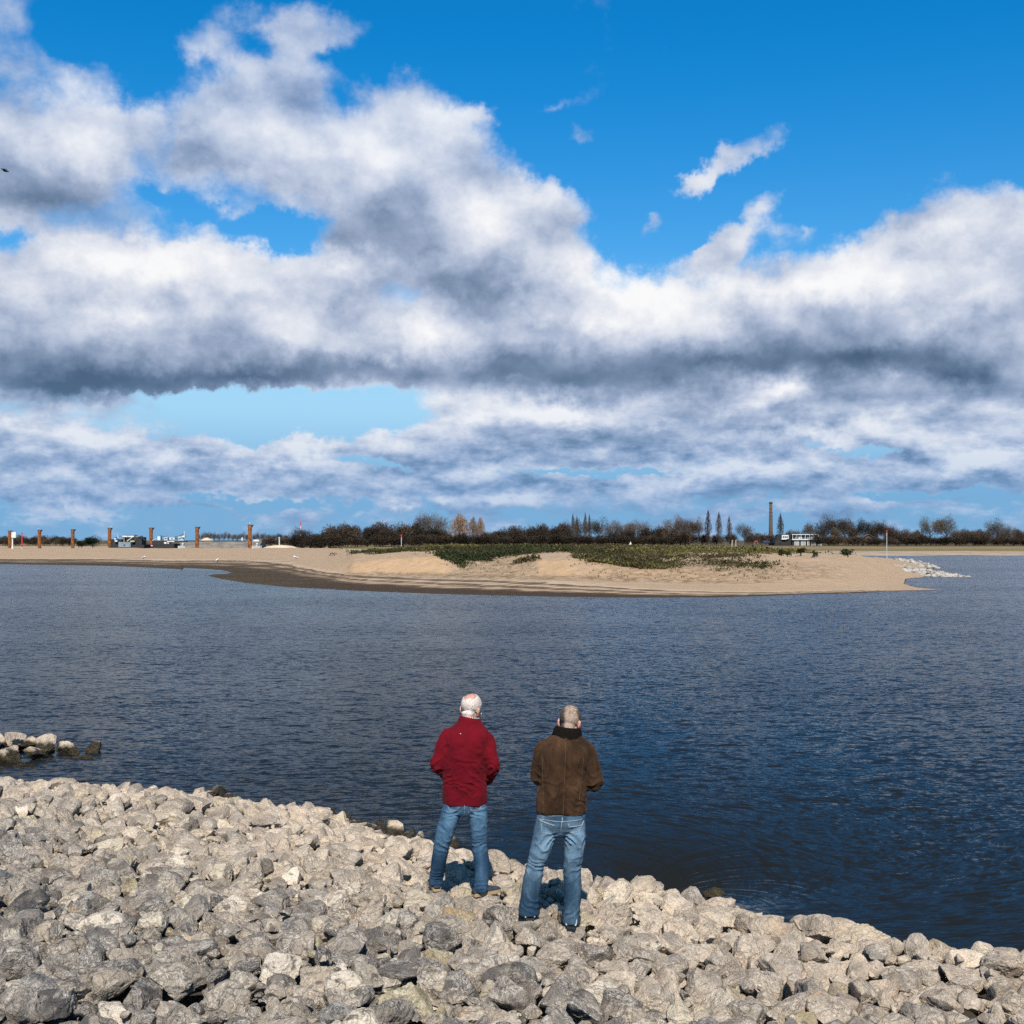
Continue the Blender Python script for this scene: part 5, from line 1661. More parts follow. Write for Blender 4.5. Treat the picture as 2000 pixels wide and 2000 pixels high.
for (px, pw, lab, dep) in ((357, 8, 'small white motorboat right of the work barge', 400.0), (502, 10, 'small white motorboat beside the tallest rusty pile', 400.0)):
    cx = x_at(px, dep)
    P = on(dep)
    root = thing('motorboat', lab, 'boat', (cx, dep, 0))
    a, zt_ = P(px - pw, 1066)
    b, _ = P(px + pw, 1066)
    _, zb_ = P(px, 1069)
    L = b - cx
    mb = MB(); mb.add([(-L, -1, zt_), (L * .7, -1, zt_), (L, 0, zt_ + .15), (L * .7, 1, zt_), (-L, 1, zt_), (-L * .95, -.7, -.2), (L * .75, 0, -.2), (-L * .95, .7, -.2)],
                      [(0, 1, 2, 3, 4), (0, 5, 6, 1), (1, 6, 2), (2, 6, 3), (3, 6, 7, 4), (4, 7, 5, 0), (5, 7, 6)]); mb.build('hull', white, root)
    slab('cabin', offw, px - 1, px + 3, 1063.2, 1065.98, -.6, .6)
    slab('windscreen', glass, px + 1.5, px + 4.2, 1064, 1065.95, -.65, -.61)
    slab('wheelhouse', white, px - 1, px + 2.4, 1060.6, 1062.2, -.5, .5)
    strut('mast', white, [(px - .5, 1062), (px - .5, 1066)], .25, 0)
# ================================================================== the two men
def remesh(parts, voxel, smooth_it=4, name='remesh'):
    """one continuous surface from overlapping closed pieces"""
    V, F = [], []
    for vs, fs in parts:
        b = len(V)
        V += [tuple(v) for v in vs]
        F += [tuple(i + b for i in f) for f in fs]
    me = bpy.data.meshes.new(name)
    me.from_pydata(V, [], F)
    o = bpy.data.objects.new(name, me)
    COL.objects.link(o)
    md = o.modifiers.new('r', 'REMESH')
    md.mode = 'VOXEL'
    md.voxel_size = voxel
    if smooth_it:
        sm = o.modifiers.new('s', 'SMOOTH')
        sm.factor = 0.5
        sm.iterations = smooth_it
    dg = bpy.context.evaluated_depsgraph_get()
    ev = o.evaluated_get(dg)
    out = bpy.data.meshes.new_from_object(ev)
    bpy.data.objects.remove(o)
    bpy.data.meshes.remove(me)
    out.polygons.foreach_set('use_smooth', np.full(len(out.polygons), True))
    return out
def get_co(me):
    a = np.zeros(len(me.vertices) * 3, np.float32)
    me.vertices.foreach_get('co', a)
    return a.reshape(-1, 3).astype(float)
def get_no(me):
    a = np.zeros(len(me.vertices) * 3, np.float32)
    me.vertices.foreach_get('normal', a)
    return a.reshape(-1, 3).astype(float)
def set_co(me, co):
    me.vertices.foreach_set('co', co.astype(np.float32).ravel())
    me.update()
def displace(me, fn):
    co, no = get_co(me), get_no(me)
    set_co(me, co + no * fn(co, no)[:, None])
def dense(pts, rad, k=5):
    """smooth a limb path with Catmull-Rom"""
    pts = [Vector(p) for p in pts]
    rad = [r if isinstance(r, (tuple, list)) else (r, r) for r in rad]
    P_, R_ = [], []
    n = len(pts)
    for i in range(n - 1):
        p0, p1, p2, p3 = pts[max(i - 1, 0)], pts[i], pts[i + 1], pts[min(i + 2, n - 1)]
        for j in range(k):
            t = j / k
            P_.append(0.5 * ((2 * p1) + (p2 - p0) * t + (2 * p0 - 5 * p1 + 4 * p2 - p3) * t * t + (-p0 + 3 * p1 - 3 * p2 + p3) * t ** 3))
            R_.append(tuple(rad[i][q_] * (1 - t) + rad[i + 1][q_] * t for q_ in (0, 1)))
    P_.append(pts[-1])
    R_.append(rad[-1])
    return P_, R_
def limb(pts, rad, n=18, k=5):
    return tube_mesh(*dense(pts, rad, k), n)
def ell(c, r, rot=None, level=3):
    v, f = ICO[level]
    w = v * np.array(r)
    if rot is not None:
        w = w @ np.array(rot).T
    return [tuple(q_) for q_ in w + np.array(c)], [tuple(int(i) for i in t) for t in f]
def rings(rr_, n=36):
    """stack of horizontal ellipses: z, cx, cy, rx, ry"""
    rr_ = sorted(rr_)
    zs = np.array([r_[0] for r_ in rr_])
    fine = np.linspace(zs[0], zs[-1], 40)
    cols_ = [np.interp(fine, zs, [r_[k] for r_ in rr_]) for k in (1, 2, 3, 4)]
    for c_ in cols_:
        for _ in range(2):
            c_[1:-1] = (c_[:-2] + 2 * c_[1:-1] + c_[2:]) / 4
    vs, fs = [], []
    for i, z in enumerate(fine):
        for k in range(n):
            a = 2 * math.pi * k / n
            ca, sa = math.cos(a), math.sin(a)
            e = 0.88
            vs.append((cols_[0][i] + cols_[2][i] * math.copysign(abs(ca) ** e, ca), cols_[1][i] + cols_[3][i] * math.copysign(abs(sa) ** e, sa), z))
    for i in range(len(fine) - 1):
        for k in range(n):
            fs.append((i * n + k, i * n + (k + 1) % n, (i + 1) * n + (k + 1) % n, (i + 1) * n + k))
    fs.append(tuple(range(n - 1, -1, -1)))
    fs.append(tuple((len(fine) - 1) * n + k for k in range(n)))
    return vs, fs
def hand(wrist, d, palm_n, side, curl=0.9):
    """palm and five separate, unequal, curled fingers; side = direction of the thumb"""
    w, d, pn, sd = Vector(wrist), Vector(d).normalized(), Vector(palm_n).normalized(), Vector(side).normalized()
    parts = [limb([w - d * .03, w, w + d * .045, w + d * .09], [(.027, .022), (.029, .021), (.041, .016), (.040, .014)], 12, 3)]
    # orient the palm: build it as a row of knuckle tubes so it stays flat
    for i, (o_, L) in enumerate(((.030, .072), (.010, .082), (-.010, .076), (-.029, .058))):
        a = w + d * .02 + sd * o_ * .7
        b = w + d * .092 + sd * o_
        c1 = b + (d * math.cos(curl * .5) + pn * math.sin(curl * .5)) * L * .45
        c2 = c1 + (d * math.cos(curl * 1.3) + pn * math.sin(curl * 1.3)) * L * .33
        c3 = c2 + (d * math.cos(curl * 1.9) + pn * math.sin(curl * 1.9)) * L * .25
        parts.append(limb([a, b, c1, c2, c3], [.012, .0105, .0095, .0088, .0072], 10, 3))
    t0 = w + d * .025 + sd * .026
    t1 = t0 + (d * .6 + sd * .75 + pn * .25).normalized() * .045
    t2 = t1 + (d * .85 + sd * .2 + pn * .5).normalized() * .034
    t3 = t2 + (d * .8 - sd * .1 + pn * .6).normalized() * .024
    parts.append(limb([t0, t1, t2, t3], [.015, .012, .0105, .008], 10, 3))
    return parts
skin = Mat('skin', 0.55, 0.4)
v = skin.obj()
skin.color(skin.mix(skin.rng(skin.noise(v, 22.0, 5, 0.6), 0.35, 0.65), (0.46, 0.25, 0.19), (0.38, 0.19, 0.145)))
skin.b.inputs['Subsurface Weight'].default_value = 0.08
skin.b.inputs['Subsurface Radius'].default_value = (0.012, 0.005, 0.003)
SKIN = skin.m
def denim(name, lo, hi):
    m = Mat(name, 0.85, 0.2)
    v = m.obj()
    s3 = m.sep(v)
    fade = m.noise(m.vmath('MULTIPLY', v, (6, 6, 3.0)), 1.0, 5, 0.6)
    thigh = m.math('MULTIPLY', m.rng(s3[2], 0.30, 0.55), m.rng(s3[2], 0.95, 0.72))
    f = m.math('ADD', m.math('MULTIPLY', fade, 0.9), m.math('MULTIPLY_ADD', thigh, 0.28, -0.22))
    c = m.mix(m.rng(f, 0.15, 0.72), lo, hi)
    wv = m.noise(m.vmath('MULTIPLY', v, (260, 260, 90)), 1.0, 2, 0.6)
    c = m.mix(m.rng(wv, 0.3, 0.7, 0.35, 0.0), c, m.mix(1.0, c, (0.45, 0.5, 0.55), 'MULTIPLY'))
    m.color(c)
    m.normal(m.bump(m.math('ADD', m.math('MULTIPLY', wv, .0012), m.math('MULTIPLY', m.noise(v, 30, 4, .6), .004)), 0.8, 1.0))
    return m.m
DENIM1 = denim('denim_mid', (0.009, 0.032, 0.068), (0.085, 0.175, 0.275))
DENIM2 = denim('denim_faded', (0.012, 0.036, 0.068), (0.15, 0.245, 0.335))
m = Mat('red_wool', 0.95, 0.15)
v = m.obj()
nz = m.noise(v, 240, 3, 0.6)
c = m.mix(m.rng(m.noise(v, 7, 4, .6), .3, .7), (0.125, 0.0016, 0.008), (0.085, 0.0012, 0.006))
c = m.mix(m.rng(nz, .35, .7, .4, 0.), c, (0.05, 0.001, 0.004))
m.color(c)
m.b.inputs['Sheen Weight'].default_value = 0.04
m.b.inputs['Sheen Tint'].default_value = (1, .4, .45, 1)
m.normal(m.bump(m.math('ADD', m.math('MULTIPLY', nz, .001), m.math('MULTIPLY', m.noise(v, 38, 4, .6), .006)), .9, 1.0))
RED = m.m
m = Mat('brown_suede', 0.9, 0.15)
v = m.obj()
nA = m.noise(m.vmath('MULTIPLY', v, (5, 5, 3)), 1.0, 7, 0.60, 0.4)
nF = m.noise(v, 170, 4, .65)
c = m.ramp(nA, [(0.30, (0.015, 0.0075, 0.004)), (0.44, (0.027, 0.0135, 0.0068)), (0.56, (0.050, 0.025, 0.0125)), (0.70, (0.095, 0.050, 0.026))])
c = m.mix(m.rng(nF, .35, .7, .4, 0.), c, m.mix(1.0, c, (.5, .48, .46), 'MULTIPLY'))
m.color(c)
m.b.inputs['Sheen Weight'].default_value = 0.04
m.b.inputs['Sheen Tint'].default_value = (.8, .55, .4, 1)
m.normal(m.bump(m.math('ADD', m.math('MULTIPLY', nF, .001), m.math('MULTIPLY', nA, .012)), .9, 1.0))
SUEDE = m.m
SEAM = plain('suede_seam', (0.10, 0.058, 0.032), (0.045, 0.026, 0.014), 20, .9)
COLLAR = plain('dark_pile', (0.006, 0.005, 0.004), (0.010, 0.008, 0.006), 60, .95, .6, 200, spec=0.05)
WHITEHAIR = plain('white_hair', (0.62, 0.555, 0.52), (0.46, 0.385, 0.345), 55, .75, .5, 260)
m = Mat('short_hair', .8, .3)
v = m.obj()
c = m.mix(m.rng(m.noise(v, 45, 5, .65), .3, .7), (0.36, 0.265, 0.205), (0.22, 0.16, 0.125))
c = m.mix(m.rng(m.noise(v, 190, 3, .6), .5, .7, 0, .55), c, (0.36, 0.29, 0.23))
hx = m.math('ABSOLUTE', m.math('SUBTRACT', m.sep(v)[0], m.math('MULTIPLY_ADD', m.noise(v, 30, 3, .6), .05, .070)))
c = m.mix(m.rng(hx, .040, .070, 0, .9), c, (0.035, 0.024, 0.018))
whorl = m.math('MULTIPLY', m.rng(m.sep(v)[2], 1.68, 1.73), m.rng(m.noise(v, 70, 4, .6), .45, .6))
c = m.mix(m.math('MULTIPLY', whorl, .7), c, (0.05, 0.035, 0.026))
m.color(c)
m.normal(m.bump(m.noise(v, 240, 3, .6), .7, .004))
GREYHAIR = m.m
BLACK = plain('black_leather', (0.016, 0.016, 0.018), (0.028, 0.027, 0.028), 30, .6, .3, 120)
NAVY = plain('navy_nubuck', (0.022, 0.028, 0.040), (0.035, 0.042, 0.055), 30, .85, .3, 120)
TAN = plain('tan_rubber', (0.36, 0.26, 0.14), (0.26, 0.18, 0.10), 20, .8)
PALE = plain('pale_rubber', (0.45, 0.45, 0.44), (0.30, 0.30, 0.30), 20, .8)
GREYKNIT = plain('grey_knit', (0.20, 0.19, 0.18), (0.15, 0.145, 0.14), 60, .95, .5, 260)
EYEW = plain('eye_white', (0.75, 0.72, 0.70))
IRIS = plain('iris', (0.05, 0.08, 0.10), (0.02, 0.03, 0.04))
CHECKW = plain('shirt_white', (0.75, 0.73, 0.70), (0.66, 0.64, 0.61), 40)
CHECKB = plain('shirt_black', (0.015, 0.015, 0.018), (0.02, 0.02, 0.025), 40)
STEEL = plain('spectacle_metal', (0.25, 0.22, 0.12), (0.2, 0.18, 0.1), 5, .3, metal=1.0)

def shoe(root, foot, heading, upper_mat, sole_mat, lace=None, L=0.29, pitch=0.0):
    """foot: heel position on the ground in person coordinates; heading in radians from +y to +x"""
    M = Matrix.Translation(foot) @ Matrix.Rotation(-heading, 4, 'Z') @ Matrix.Rotation(pitch, 4, 'X')
    stations = [(-.035, .030, .055), (-.015, .036, .085), (.03, .039, .10), (.08, .040, .098), (.13, .044, .078), (.18, .049, .060), (.22, .046, .050), (.248, .034, .040), (.258, .016, .026)]
    vs, fs = [], []
    n = 16
    for (y, w, h_) in stations:
        for k in range(n):
            a = 2 * math.pi * k / n
            sx_, sz_ = math.cos(a), math.sin(a)
            vs.append((w * math.copysign(abs(sx_) ** .7, sx_), y, .024 + (h_ - .024) * max(0, sz_) ** .8 - .004 * max(0, -sz_)))
    for i in range(len(stations) - 1):
        for k in range(n):
            fs.append((i * n + k, (i + 1) * n + k, (i + 1) * n + (k + 1) % n, i * n + (k + 1) % n))
    fs.append(tuple(range(n)))
    fs.append(tuple((len(stations) - 1) * n + k for k in range(n - 1, -1, -1)))
    up = MB(); up.add([M @ Vector(q_) for q_ in vs], fs)
    sh = up.build('shoe', upper_mat, root, True)
    poly = [(w * 1.08, y) for (y, w, h_) in stations] + [(-w * 1.08, y) for (y, w, h_) in reversed(stations)]
    k = len(poly)
    so = MB()
    so.add([M @ Vector((a, b, 0.0)) for a, b in poly] + [M @ Vector((a * 1.02, b, 0.030)) for a, b in poly],
           [tuple(range(k - 1, -1, -1)), tuple(range(k, 2 * k))] + [(i, (i + 1) % k, (i + 1) % k + k, i + k) for i in range(k)])
    so.build('sole', sole_mat, sh)
    if lace is not None:
        for (ya, yb, hh) in ((-.04, -.005, .05), (.0, .05, .06)):
            lb = MB()
            for sg in (-1, 1):
                lb.tube([M @ Vector((sg * .036, ya, .03)), M @ Vector((sg * .043, (ya + yb) / 2, hh)), M @ Vector((sg * .041, yb, .088))], .006, 6)
            lb.build('trim', lace, sh)
    return sh

def build_person(cfg):
    root = thing('person', cfg['label'], 'person', cfg['origin'])
    O = Vector(cfg['origin'])
    H = cfg['head']                     # centre of the head, pitch, yaw, roll
    HM = Matrix.Translation(H['c']) @ Euler((R(-H['pitch']), R(H.get('roll', 0)), R(-H['yaw'])), 'ZXY'.replace('ZXY', 'XYZ')).to_matrix().to_4x4()
    HR = np.array(HM.to_3x3())
    hl = lambda p_: tuple(HM @ Vector(p_))
    k = cfg.get('headscale', 1.0)
    he = lambda c_, r_: ell(hl(tuple(k * q_ for q_ in c_)), tuple(k * q_ for q_ in r_), HR)
    # --- body: one continuous surface
    parts = [he((0, -.012, .030), (.076, .098, .088)), he((0, .020, -.045), (.062, .072, .072)), he((0, .045, -.085), (.036, .040, .030)),
             he((0, .104, -.022), (.013, .018, .024)), he((0, .092, -.004), (.010, .016, .026)), he((0, .088, .022), (.052, .018, .012)),
             he((0, .088, -.062), (.024, .012, .008)), he((0, .086, -.074), (.021, .012, .007))]
    for sg in (-1, 1):
        parts += [he((sg * .079, -.002, -.016), (.010, .021, .033)), he((sg * .087, -.012, -.012), (.006, .019, .028)), he((sg * .080, .004, -.044), (.008, .010, .012)),
                  he((sg * .045, .062, -.034), (.022, .022, .02))]
    nk = cfg['neck']
    parts.append(limb([nk, Vector(nk).lerp(Vector(hl((0, -.03, -.06))), .5), hl((0, -.028, -.045))], [(.062, .062), (.056, .058), (.058, .06)], 16))
    parts.append(rings([(z, cx_, cy_, rx_ * .84, ry_ * .82) for (z, cx_, cy_, rx_, ry_) in cfg['torso']]))
    for side in ('L', 'R'):
        sh_, el_, wr_ = cfg['arm' + side]
        parts.append(limb([sh_, Vector(sh_).lerp(Vector(el_), .5), el_, Vector(el_).lerp(Vector(wr_), .5), wr_], [.055, .047, .040, .036, .027], 14))
        parts += hand(wr_, *cfg['hand' + side])
        hp, kn, an = cfg['leg' + side]
        parts.append(limb([hp, Vector(hp).lerp(Vector(kn), .5), kn, Vector(kn).lerp(Vector(an), .35), an], [.078, .070, .052, .050, .036], 14))
        parts.append(limb([an, Vector(an) - Vector((0, 0, .03))], [.036, .034], 12, 2))
    bme = remesh(parts, 0.0065, 2, 'body')
    body = link('body', bme, SKIN, root)
    # --- eyes
    for sg in (-1, 1):
        e = MB(); e.add(*he((sg * .031, .079, -.002), (.0125, .0125, .0125)))
        eo = e.build('eye', EYEW, root, True)
        e = MB(); e.add(*he((sg * .031, .0905, -.004), (.006, .003, .006)))
        e.build('iris', IRIS, eo, True)
    # --- hair: a shell grown from the scalp
    co, no = get_co(bme), get_no(bme)
    inv = np.array(HM.inverted())
    loc = (co @ inv[:3, :3].T + inv[:3, 3]) / k
    nse = fbm(co * 60, 3, cfg['seed'], .6)
    ang = np.arctan2(loc[:, 1], np.abs(loc[:, 0]))         # -pi/2 back .. +pi/2 front
    hairline = np.interp(ang, [-1.6, -.6, -.1, .3, .8, 1.57], [-.083, -.072, -.022, .0, .052, .062]) + .008 * nse
    ear = (np.abs(loc[:, 0]) > .0785) & (loc[:, 2] < .022)
    scalp = (loc[:, 2] > hairline) & (np.linalg.norm(loc, axis=1) < .16) & ~ear
    thick = np.full(len(co), cfg['hair_t'])
    if cfg.get('bald'):
        cdir = np.array(cfg['bald'][0]); cdir = cdir / np.linalg.norm(cdir)
        dirs = (loc - np.array([0, -.012, .03])); dirs /= np.linalg.norm(dirs, axis=1)[:, None] + 1e-9
        bald = np.arccos(np.clip(dirs @ cdir, -1, 1)) + .22 * nse < cfg['bald'][1]
        scalp &= ~bald
    faces = np.array([tuple(p_.vertices) for p_ in bme.polygons if len(p_.vertices) == 4])
    fk = faces[scalp[faces].all(1)]
    used = np.unique(fk)
    remap = -np.ones(len(co), int); remap[used] = np.arange(len(used))
    # thin towards the hairline
    cnt = np.zeros(len(co)); np.add.at(cnt, fk.ravel(), 1)
    t_ = thick * np.where(cnt < 4, .25, 1.0) * (1 + .5 * nse)
    hv_ = co[used] + no[used] * t_[used][:, None]
    hme = mesh_from('hair', hv_, remap[fk], True)
    link('hair', hme, cfg['hair_mat'], root)
    # --- jacket
    jp = [rings(cfg['torso'])]
    for side in ('L', 'R'):
        jp.append(limb(cfg['sleeve' + side][0], cfg['sleeve' + side][1], 20))
    jme = remesh(jp, 0.009, 5, 'jacket')
    displace(jme, cfg['folds'])
    jk = link('jacket', jme, cfg['jacket_mat'], root)
    jb = BVHTree.FromPolygons([tuple(q_) for q_ in get_co(jme)], [tuple(p_.vertices) for p_ in jme.polygons])
    # collar
    vs, fs = [], []
    n = 40
    cfgc = cfg['collar']
    for i, (rx_, ry_, dz, dy_) in enumerate(cfgc['rings']):
        for q_ in range(n):
            a = 2 * math.pi * q_ / n
            front = max(0, math.sin(a))
            vs.append((cfgc['c'][0] + rx_ * math.cos(a) + cfgc.get('shear', 0) * dz, cfgc['c'][1] + dy_ + ry_ * math.sin(a), cfgc['c'][2] + dz - front * cfgc['drop'] + cfgc['tilt'] * math.cos(a) * rx_))
    nr = len(cfgc['rings'])
    for i in range(nr - 1):
        for q_ in range(n):
            fs.append((i * n + q_, i * n + (q_ + 1) % n, (i + 1) * n + (q_ + 1) % n, (i + 1) * n + q_))
    cl = MB(); cl.add(vs, fs)
    co_ = cl.build('collar', cfgc['mat'], jk, True)
    # seams laid on the cloth
    for (pts, w_) in cfg.get('seams', ()):
        P3 = []
        for (a, b) in pts:
            h_ = jb.ray_cast(Vector((a, -1.0, b)), Vector((0, 1, 0)))
            if h_[0] is not None:
                P3.append(h_[0] + Vector((0, -.001, 0)))
        if len(P3) > 2:
            sm_ = MB()
            sm_.tube(P3, w_, 5)
            sm_.build('seam', cfg['seam_mat'], jk)
    # hem band follows the bottom edge
    # --- trousers
    tp = [rings(cfg['hips'])]
    for side in ('L', 'R'):
        pts, rad_ = cfg['trouser' + side]
        tp.append(limb(pts, rad_, 20))
    tme = remesh(tp, 0.009, 3, 'jeans')
    displace(tme, cfg['trouser_folds'])
    tj = link('jeans', tme, cfg['denim'], root)
    tb = BVHTree.FromPolygons([tuple(q_) for q_ in get_co(tme)], [tuple(p_.vertices) for p_ in tme.polygons])
    for (nm, pts, w_) in cfg.get('jean_lines', ()):
        P3 = []
        for i in range(len(pts) - 1):
            for t in np.linspace(0, 1, 7)[:-1]:
                P3.append((pts[i][0] * (1 - t) + pts[i + 1][0] * t, pts[i][1] * (1 - t) + pts[i + 1][1] * t))
        P3.append(pts[-1])
        Q3 = []
        for (a, b) in P3:
            h_ = tb.ray_cast(Vector((a, -1.0, b)), Vector((0, 1, 0)))
            if h_[0] is not None:
                Q3.append(h_[0] + Vector((0, -.001, 0)))
        if len(Q3) > 2:
            sm_ = MB(); sm_.tube(Q3, w_, 5); sm_.build(nm, cfg['stitch'], tj)
    # --- shoes
    for side in ('L', 'R'):
        f_, hd_, pt_ = cfg['shoe' + side]
        shoe(root, Vector(f_), hd_, cfg['shoe_mat'], cfg['sole_mat'], cfg.get('lace'), pitch=pt_)
    return root, HM, jk, jb, k

def fold_field(seed, base, spots):
    """creases: soft noise everywhere, sharper rolls round the given places (x, z, sx, sz, amp, dir)"""
    def fn(co, no):
        p_ = co * np.array([7.0, 7.0, 5.0])
        d = base * fbm(p_, 3, seed, .55)
        for (x, z, sx_, sz_, amp, kx, kz, fr) in spots:
            g = np.exp(-((co[:, 0] - x) / sx_) ** 2 - ((co[:, 2] - z) / sz_) ** 2)
            ph = co[:, 0] * kx + co[:, 2] * kz + 0.05 * fbm(co * 9 + seed, 2, seed + 3)
            w_ = np.sin(ph * fr * 0.55 * 2 * math.pi + 7.0 * fbm(co * 5, 3, seed + 8))
            d = d + 1.6 * amp * g * (1 - np.abs(w_)) ** 1.7 - 1.6 * amp * .35 * g
        return d
    return fn

# ---------------------------------------------------------------- man in the red jacket
fl, fr_ = FEET['redL'], FEET['redR']
D1 = 0.5 * (fl.y + fr_.y)
S1 = D1 / FPX
gz1 = 0.5 * (fl.z + fr_.z)
X1_ = x_at(908, D1)
org = Vector((X1_, D1, gz1))
f_l, f_r = fl - org, fr_ - org
def arm_path(sh_, el_, wr_, bulge=0.0):
    sh_, el_, wr_ = Vector(sh_), Vector(el_), Vector(wr_)
    inner = Vector((sh_.x * .35, sh_.y, sh_.z + .005))
    return [inner, sh_, sh_.lerp(el_, .33), sh_.lerp(el_, .66), el_, el_.lerp(wr_, .5), wr_]
tors1 = [(.80, .002, .02, .205, .150), (.86, .002, .018, .210, .152), (.95, .0, .012, .203, .148), (1.05, -.008, .005, .192, .142), (1.16, -.006, -.004, .190, .142), (1.28, .002, -.010, .203, .146), (1.38, .012, -.006, .216, .142), (1.44, .016, .004, .208, .130), (1.48, .022, .014, .178, .112), (1.515, .030, .026, .132, .098), (1.55, .038, .036, .095, .086)]
ankL, ankR = f_l + Vector((0, .02, .085)), f_r + Vector((0.02, .02, .085))
cfg1 = dict(
    label='white-haired person in a dark red jacket and blue jeans, hands in the jacket pockets', origin=tuple(org), seed=3,
    head=dict(c=(.052, .098, 1.650), pitch=27, yaw=30, roll=4), neck=(.036, .03, 1.50), headscale=1.11,
    torso=tors1, hair_t=.006, hair_mat=WHITEHAIR, bald=((-.02, -.74, .67), .56),
    armL=((-.135, .0, 1.41), (-.252, -.045, 1.165), (-.165, .12, 1.02)), armR=((.165, .0, 1.38), (.258, -.035, 1.15), (.205, .13, .985)),
    handL=((.45, .75, -.35), (.5, -.2, -.4), (0, .2, 1)), handR=((-.35, .75, -.45), (-.5, -.2, -.4), (0, .2, 1)),
    sleeveL=(arm_path((-.150, .0, 1.430), (-.250, -.045, 1.165), (-.155, .115, 1.015)), [.045, .068, .076, .072, (.062, .066), .060, .054]),
    sleeveR=(arm_path((.185, .0, 1.395), (.258, -.035, 1.15), (.200, .105, .985)), [.045, .068, .078, .073, (.064, .067), .061, .056]),
    folds=fold_field(5, .020, [(-.03, .99, .16, .06, .010, .35, 1.0, 16), (.12, 1.06, .10, .12, .010, .8, 1.0, 13), (-.12, 1.08, .08, .10, .008, -.8, 1.0, 14), (.27, 1.14, .08, .09, .011, .2, 1.0, 17), (-.26, 1.15, .08, .09, .011, -.2, 1.0, 17), (.16, 1.33, .06, .10, .009, 1.0, .45, 14), (-.14, 1.34, .06, .10, .008, -1.0, .45, 14), (.02, 1.25, .15, .14, .006, .5, .8, 9), (.0, .90, .2, .05, .004, .1, 1, 12)]),
    jacket_mat=RED, collar=dict(c=(.040, .035, 1.515), rings=[(.125, .108, -.035, 0), (.112, .104, .005, .0), (.102, .098, .040, .006), (.096, .094, .070, .012), (.089, .088, .071, .012), (.084, .084, .02, .006)], drop=.035, tilt=-.18, mat=RED, shear=.12),
    legL=((-.095, .0, .86), (-.205, .03, .44), tuple(ankL)), legR=((.095, .0, .86), (.130, .025, .42), tuple(ankR)),
    hips=[(.70, -.005, .01, .075, .085), (.74, -.004, .008, .155, .115), (.80, .0, .005, .192, .130), (.86, .0, .008, .182, .122), (.92, .0, .01, .165, .108), (.98, .0, .01, .155, .10)],
    trouserL=([(-.098, .0, .86), (-.128, .0, .70), (-.175, .012, .55), (-.210, .03, .43), tuple(Vector((-.210, .03, .43)).lerp(ankL, .5) + Vector((-.006, -.012, 0))), tuple(ankL + Vector((-.004, -.01, .02))), tuple(ankL + Vector((-.004, -.012, -.045)))], [(.088, .10), (.092, .10), (.084, .088), (.074, .076), (.070, .072), (.066, .070), (.069, .074)]),
    trouserR=([(.100, .0, .86), (.118, .0, .70), (.130, .012, .55), (.133, .03, .42), tuple(Vector((.133, .03, .42)).lerp(ankR, .5) + Vector((.008, -.012, 0))), tuple(ankR + Vector((-.012, -.01, .02))), tuple(ankR + Vector((-.012, -.012, -.045)))], [(.088, .10), (.088, .098), (.078, .086), (.071, .074), (.069, .071), (.064, .068), (.066, .072)]),
    trouser_folds=fold_field(9, .008, [(-.205, .42, .09, .07, .010, .15, 1.0, 19), (.135, .42, .09, .07, .010, -.15, 1.0, 19), (-.12, .74, .10, .06, .010, -.55, 1.0, 14), (.12, .74, .10, .06, .011, .55, 1.0, 14), (-.24, .14, .10, .05, .008, .2, 1.0, 17), (.145, .10, .10, .05, .008, -.2, 1.0, 17), (-.17, .60, .08, .10, .006, .5, 1., 11), (.13, .60, .08, .10, .006, -.5, 1., 11)]),
    denim=DENIM1, stitch=plain('denim_stitch', (.20, .24, .28), (.15, .18, .22), 40),
    jean_lines=[('seam', [(0.0, .83), (0.0, .76), (0.0, .72)], .003), ('pocket', [(-.15, .80), (-.135, .765), (-.06, .765), (-.05, .81)], .003), ('pocket', [(.05, .81), (.06, .765), (.135, .765), (.15, .80)], .003)],
    shoeL=(tuple(f_l + Vector((0, -.02, -.004))), -.25, 0.0), shoeR=(tuple(f_r + Vector((-.035, .0, -.004))), .95, 0.0), shoe_mat=NAVY, sole_mat=TAN,
)
man1, HM1, jk1, jb1, k1 = build_person(cfg1)
# checked shirt collar peeping over the jacket
mbw = MB()
n = 64
for q_ in range(n):
    a0, a1 = 2 * math.pi * q_ / n, 2 * math.pi * (q_ + 1) / n
    mbw.cur = q_ % 2
    cc = (.050, .047)
    z0, z1 = 1.552, 1.5935
    def P_(a, z, r_):
        return (cc[0] + r_ * math.cos(a), cc[1] + r_ * math.sin(a), z - .03 * max(0, math.sin(a)) - .18 * r_ * math.cos(a))
    mbw.add([P_(a0, z0, .084), P_(a1, z0, .084), P_(a1, z1, .084), P_(a0, z1, .084)], [(0, 1, 2, 3)])
mbw.build('shirt_collar', [CHECKW, CHECKB], man1)
# small white tag on the jacket's back, under the collar
h_ = jb1.ray_cast(Vector((-.035, -1, 1.455)), Vector((0, 1, 0)))
if h_[0] is not None:
    t_ = MB()
    t_.tube([h_[0] + Vector((-.004, -.002, .003)), h_[0] + Vector((0, -.003, 0)), h_[0] + Vector((.004, -.002, -.004))], .0022, 6)
    t_.build('white_tag', CHECKW, jk1)
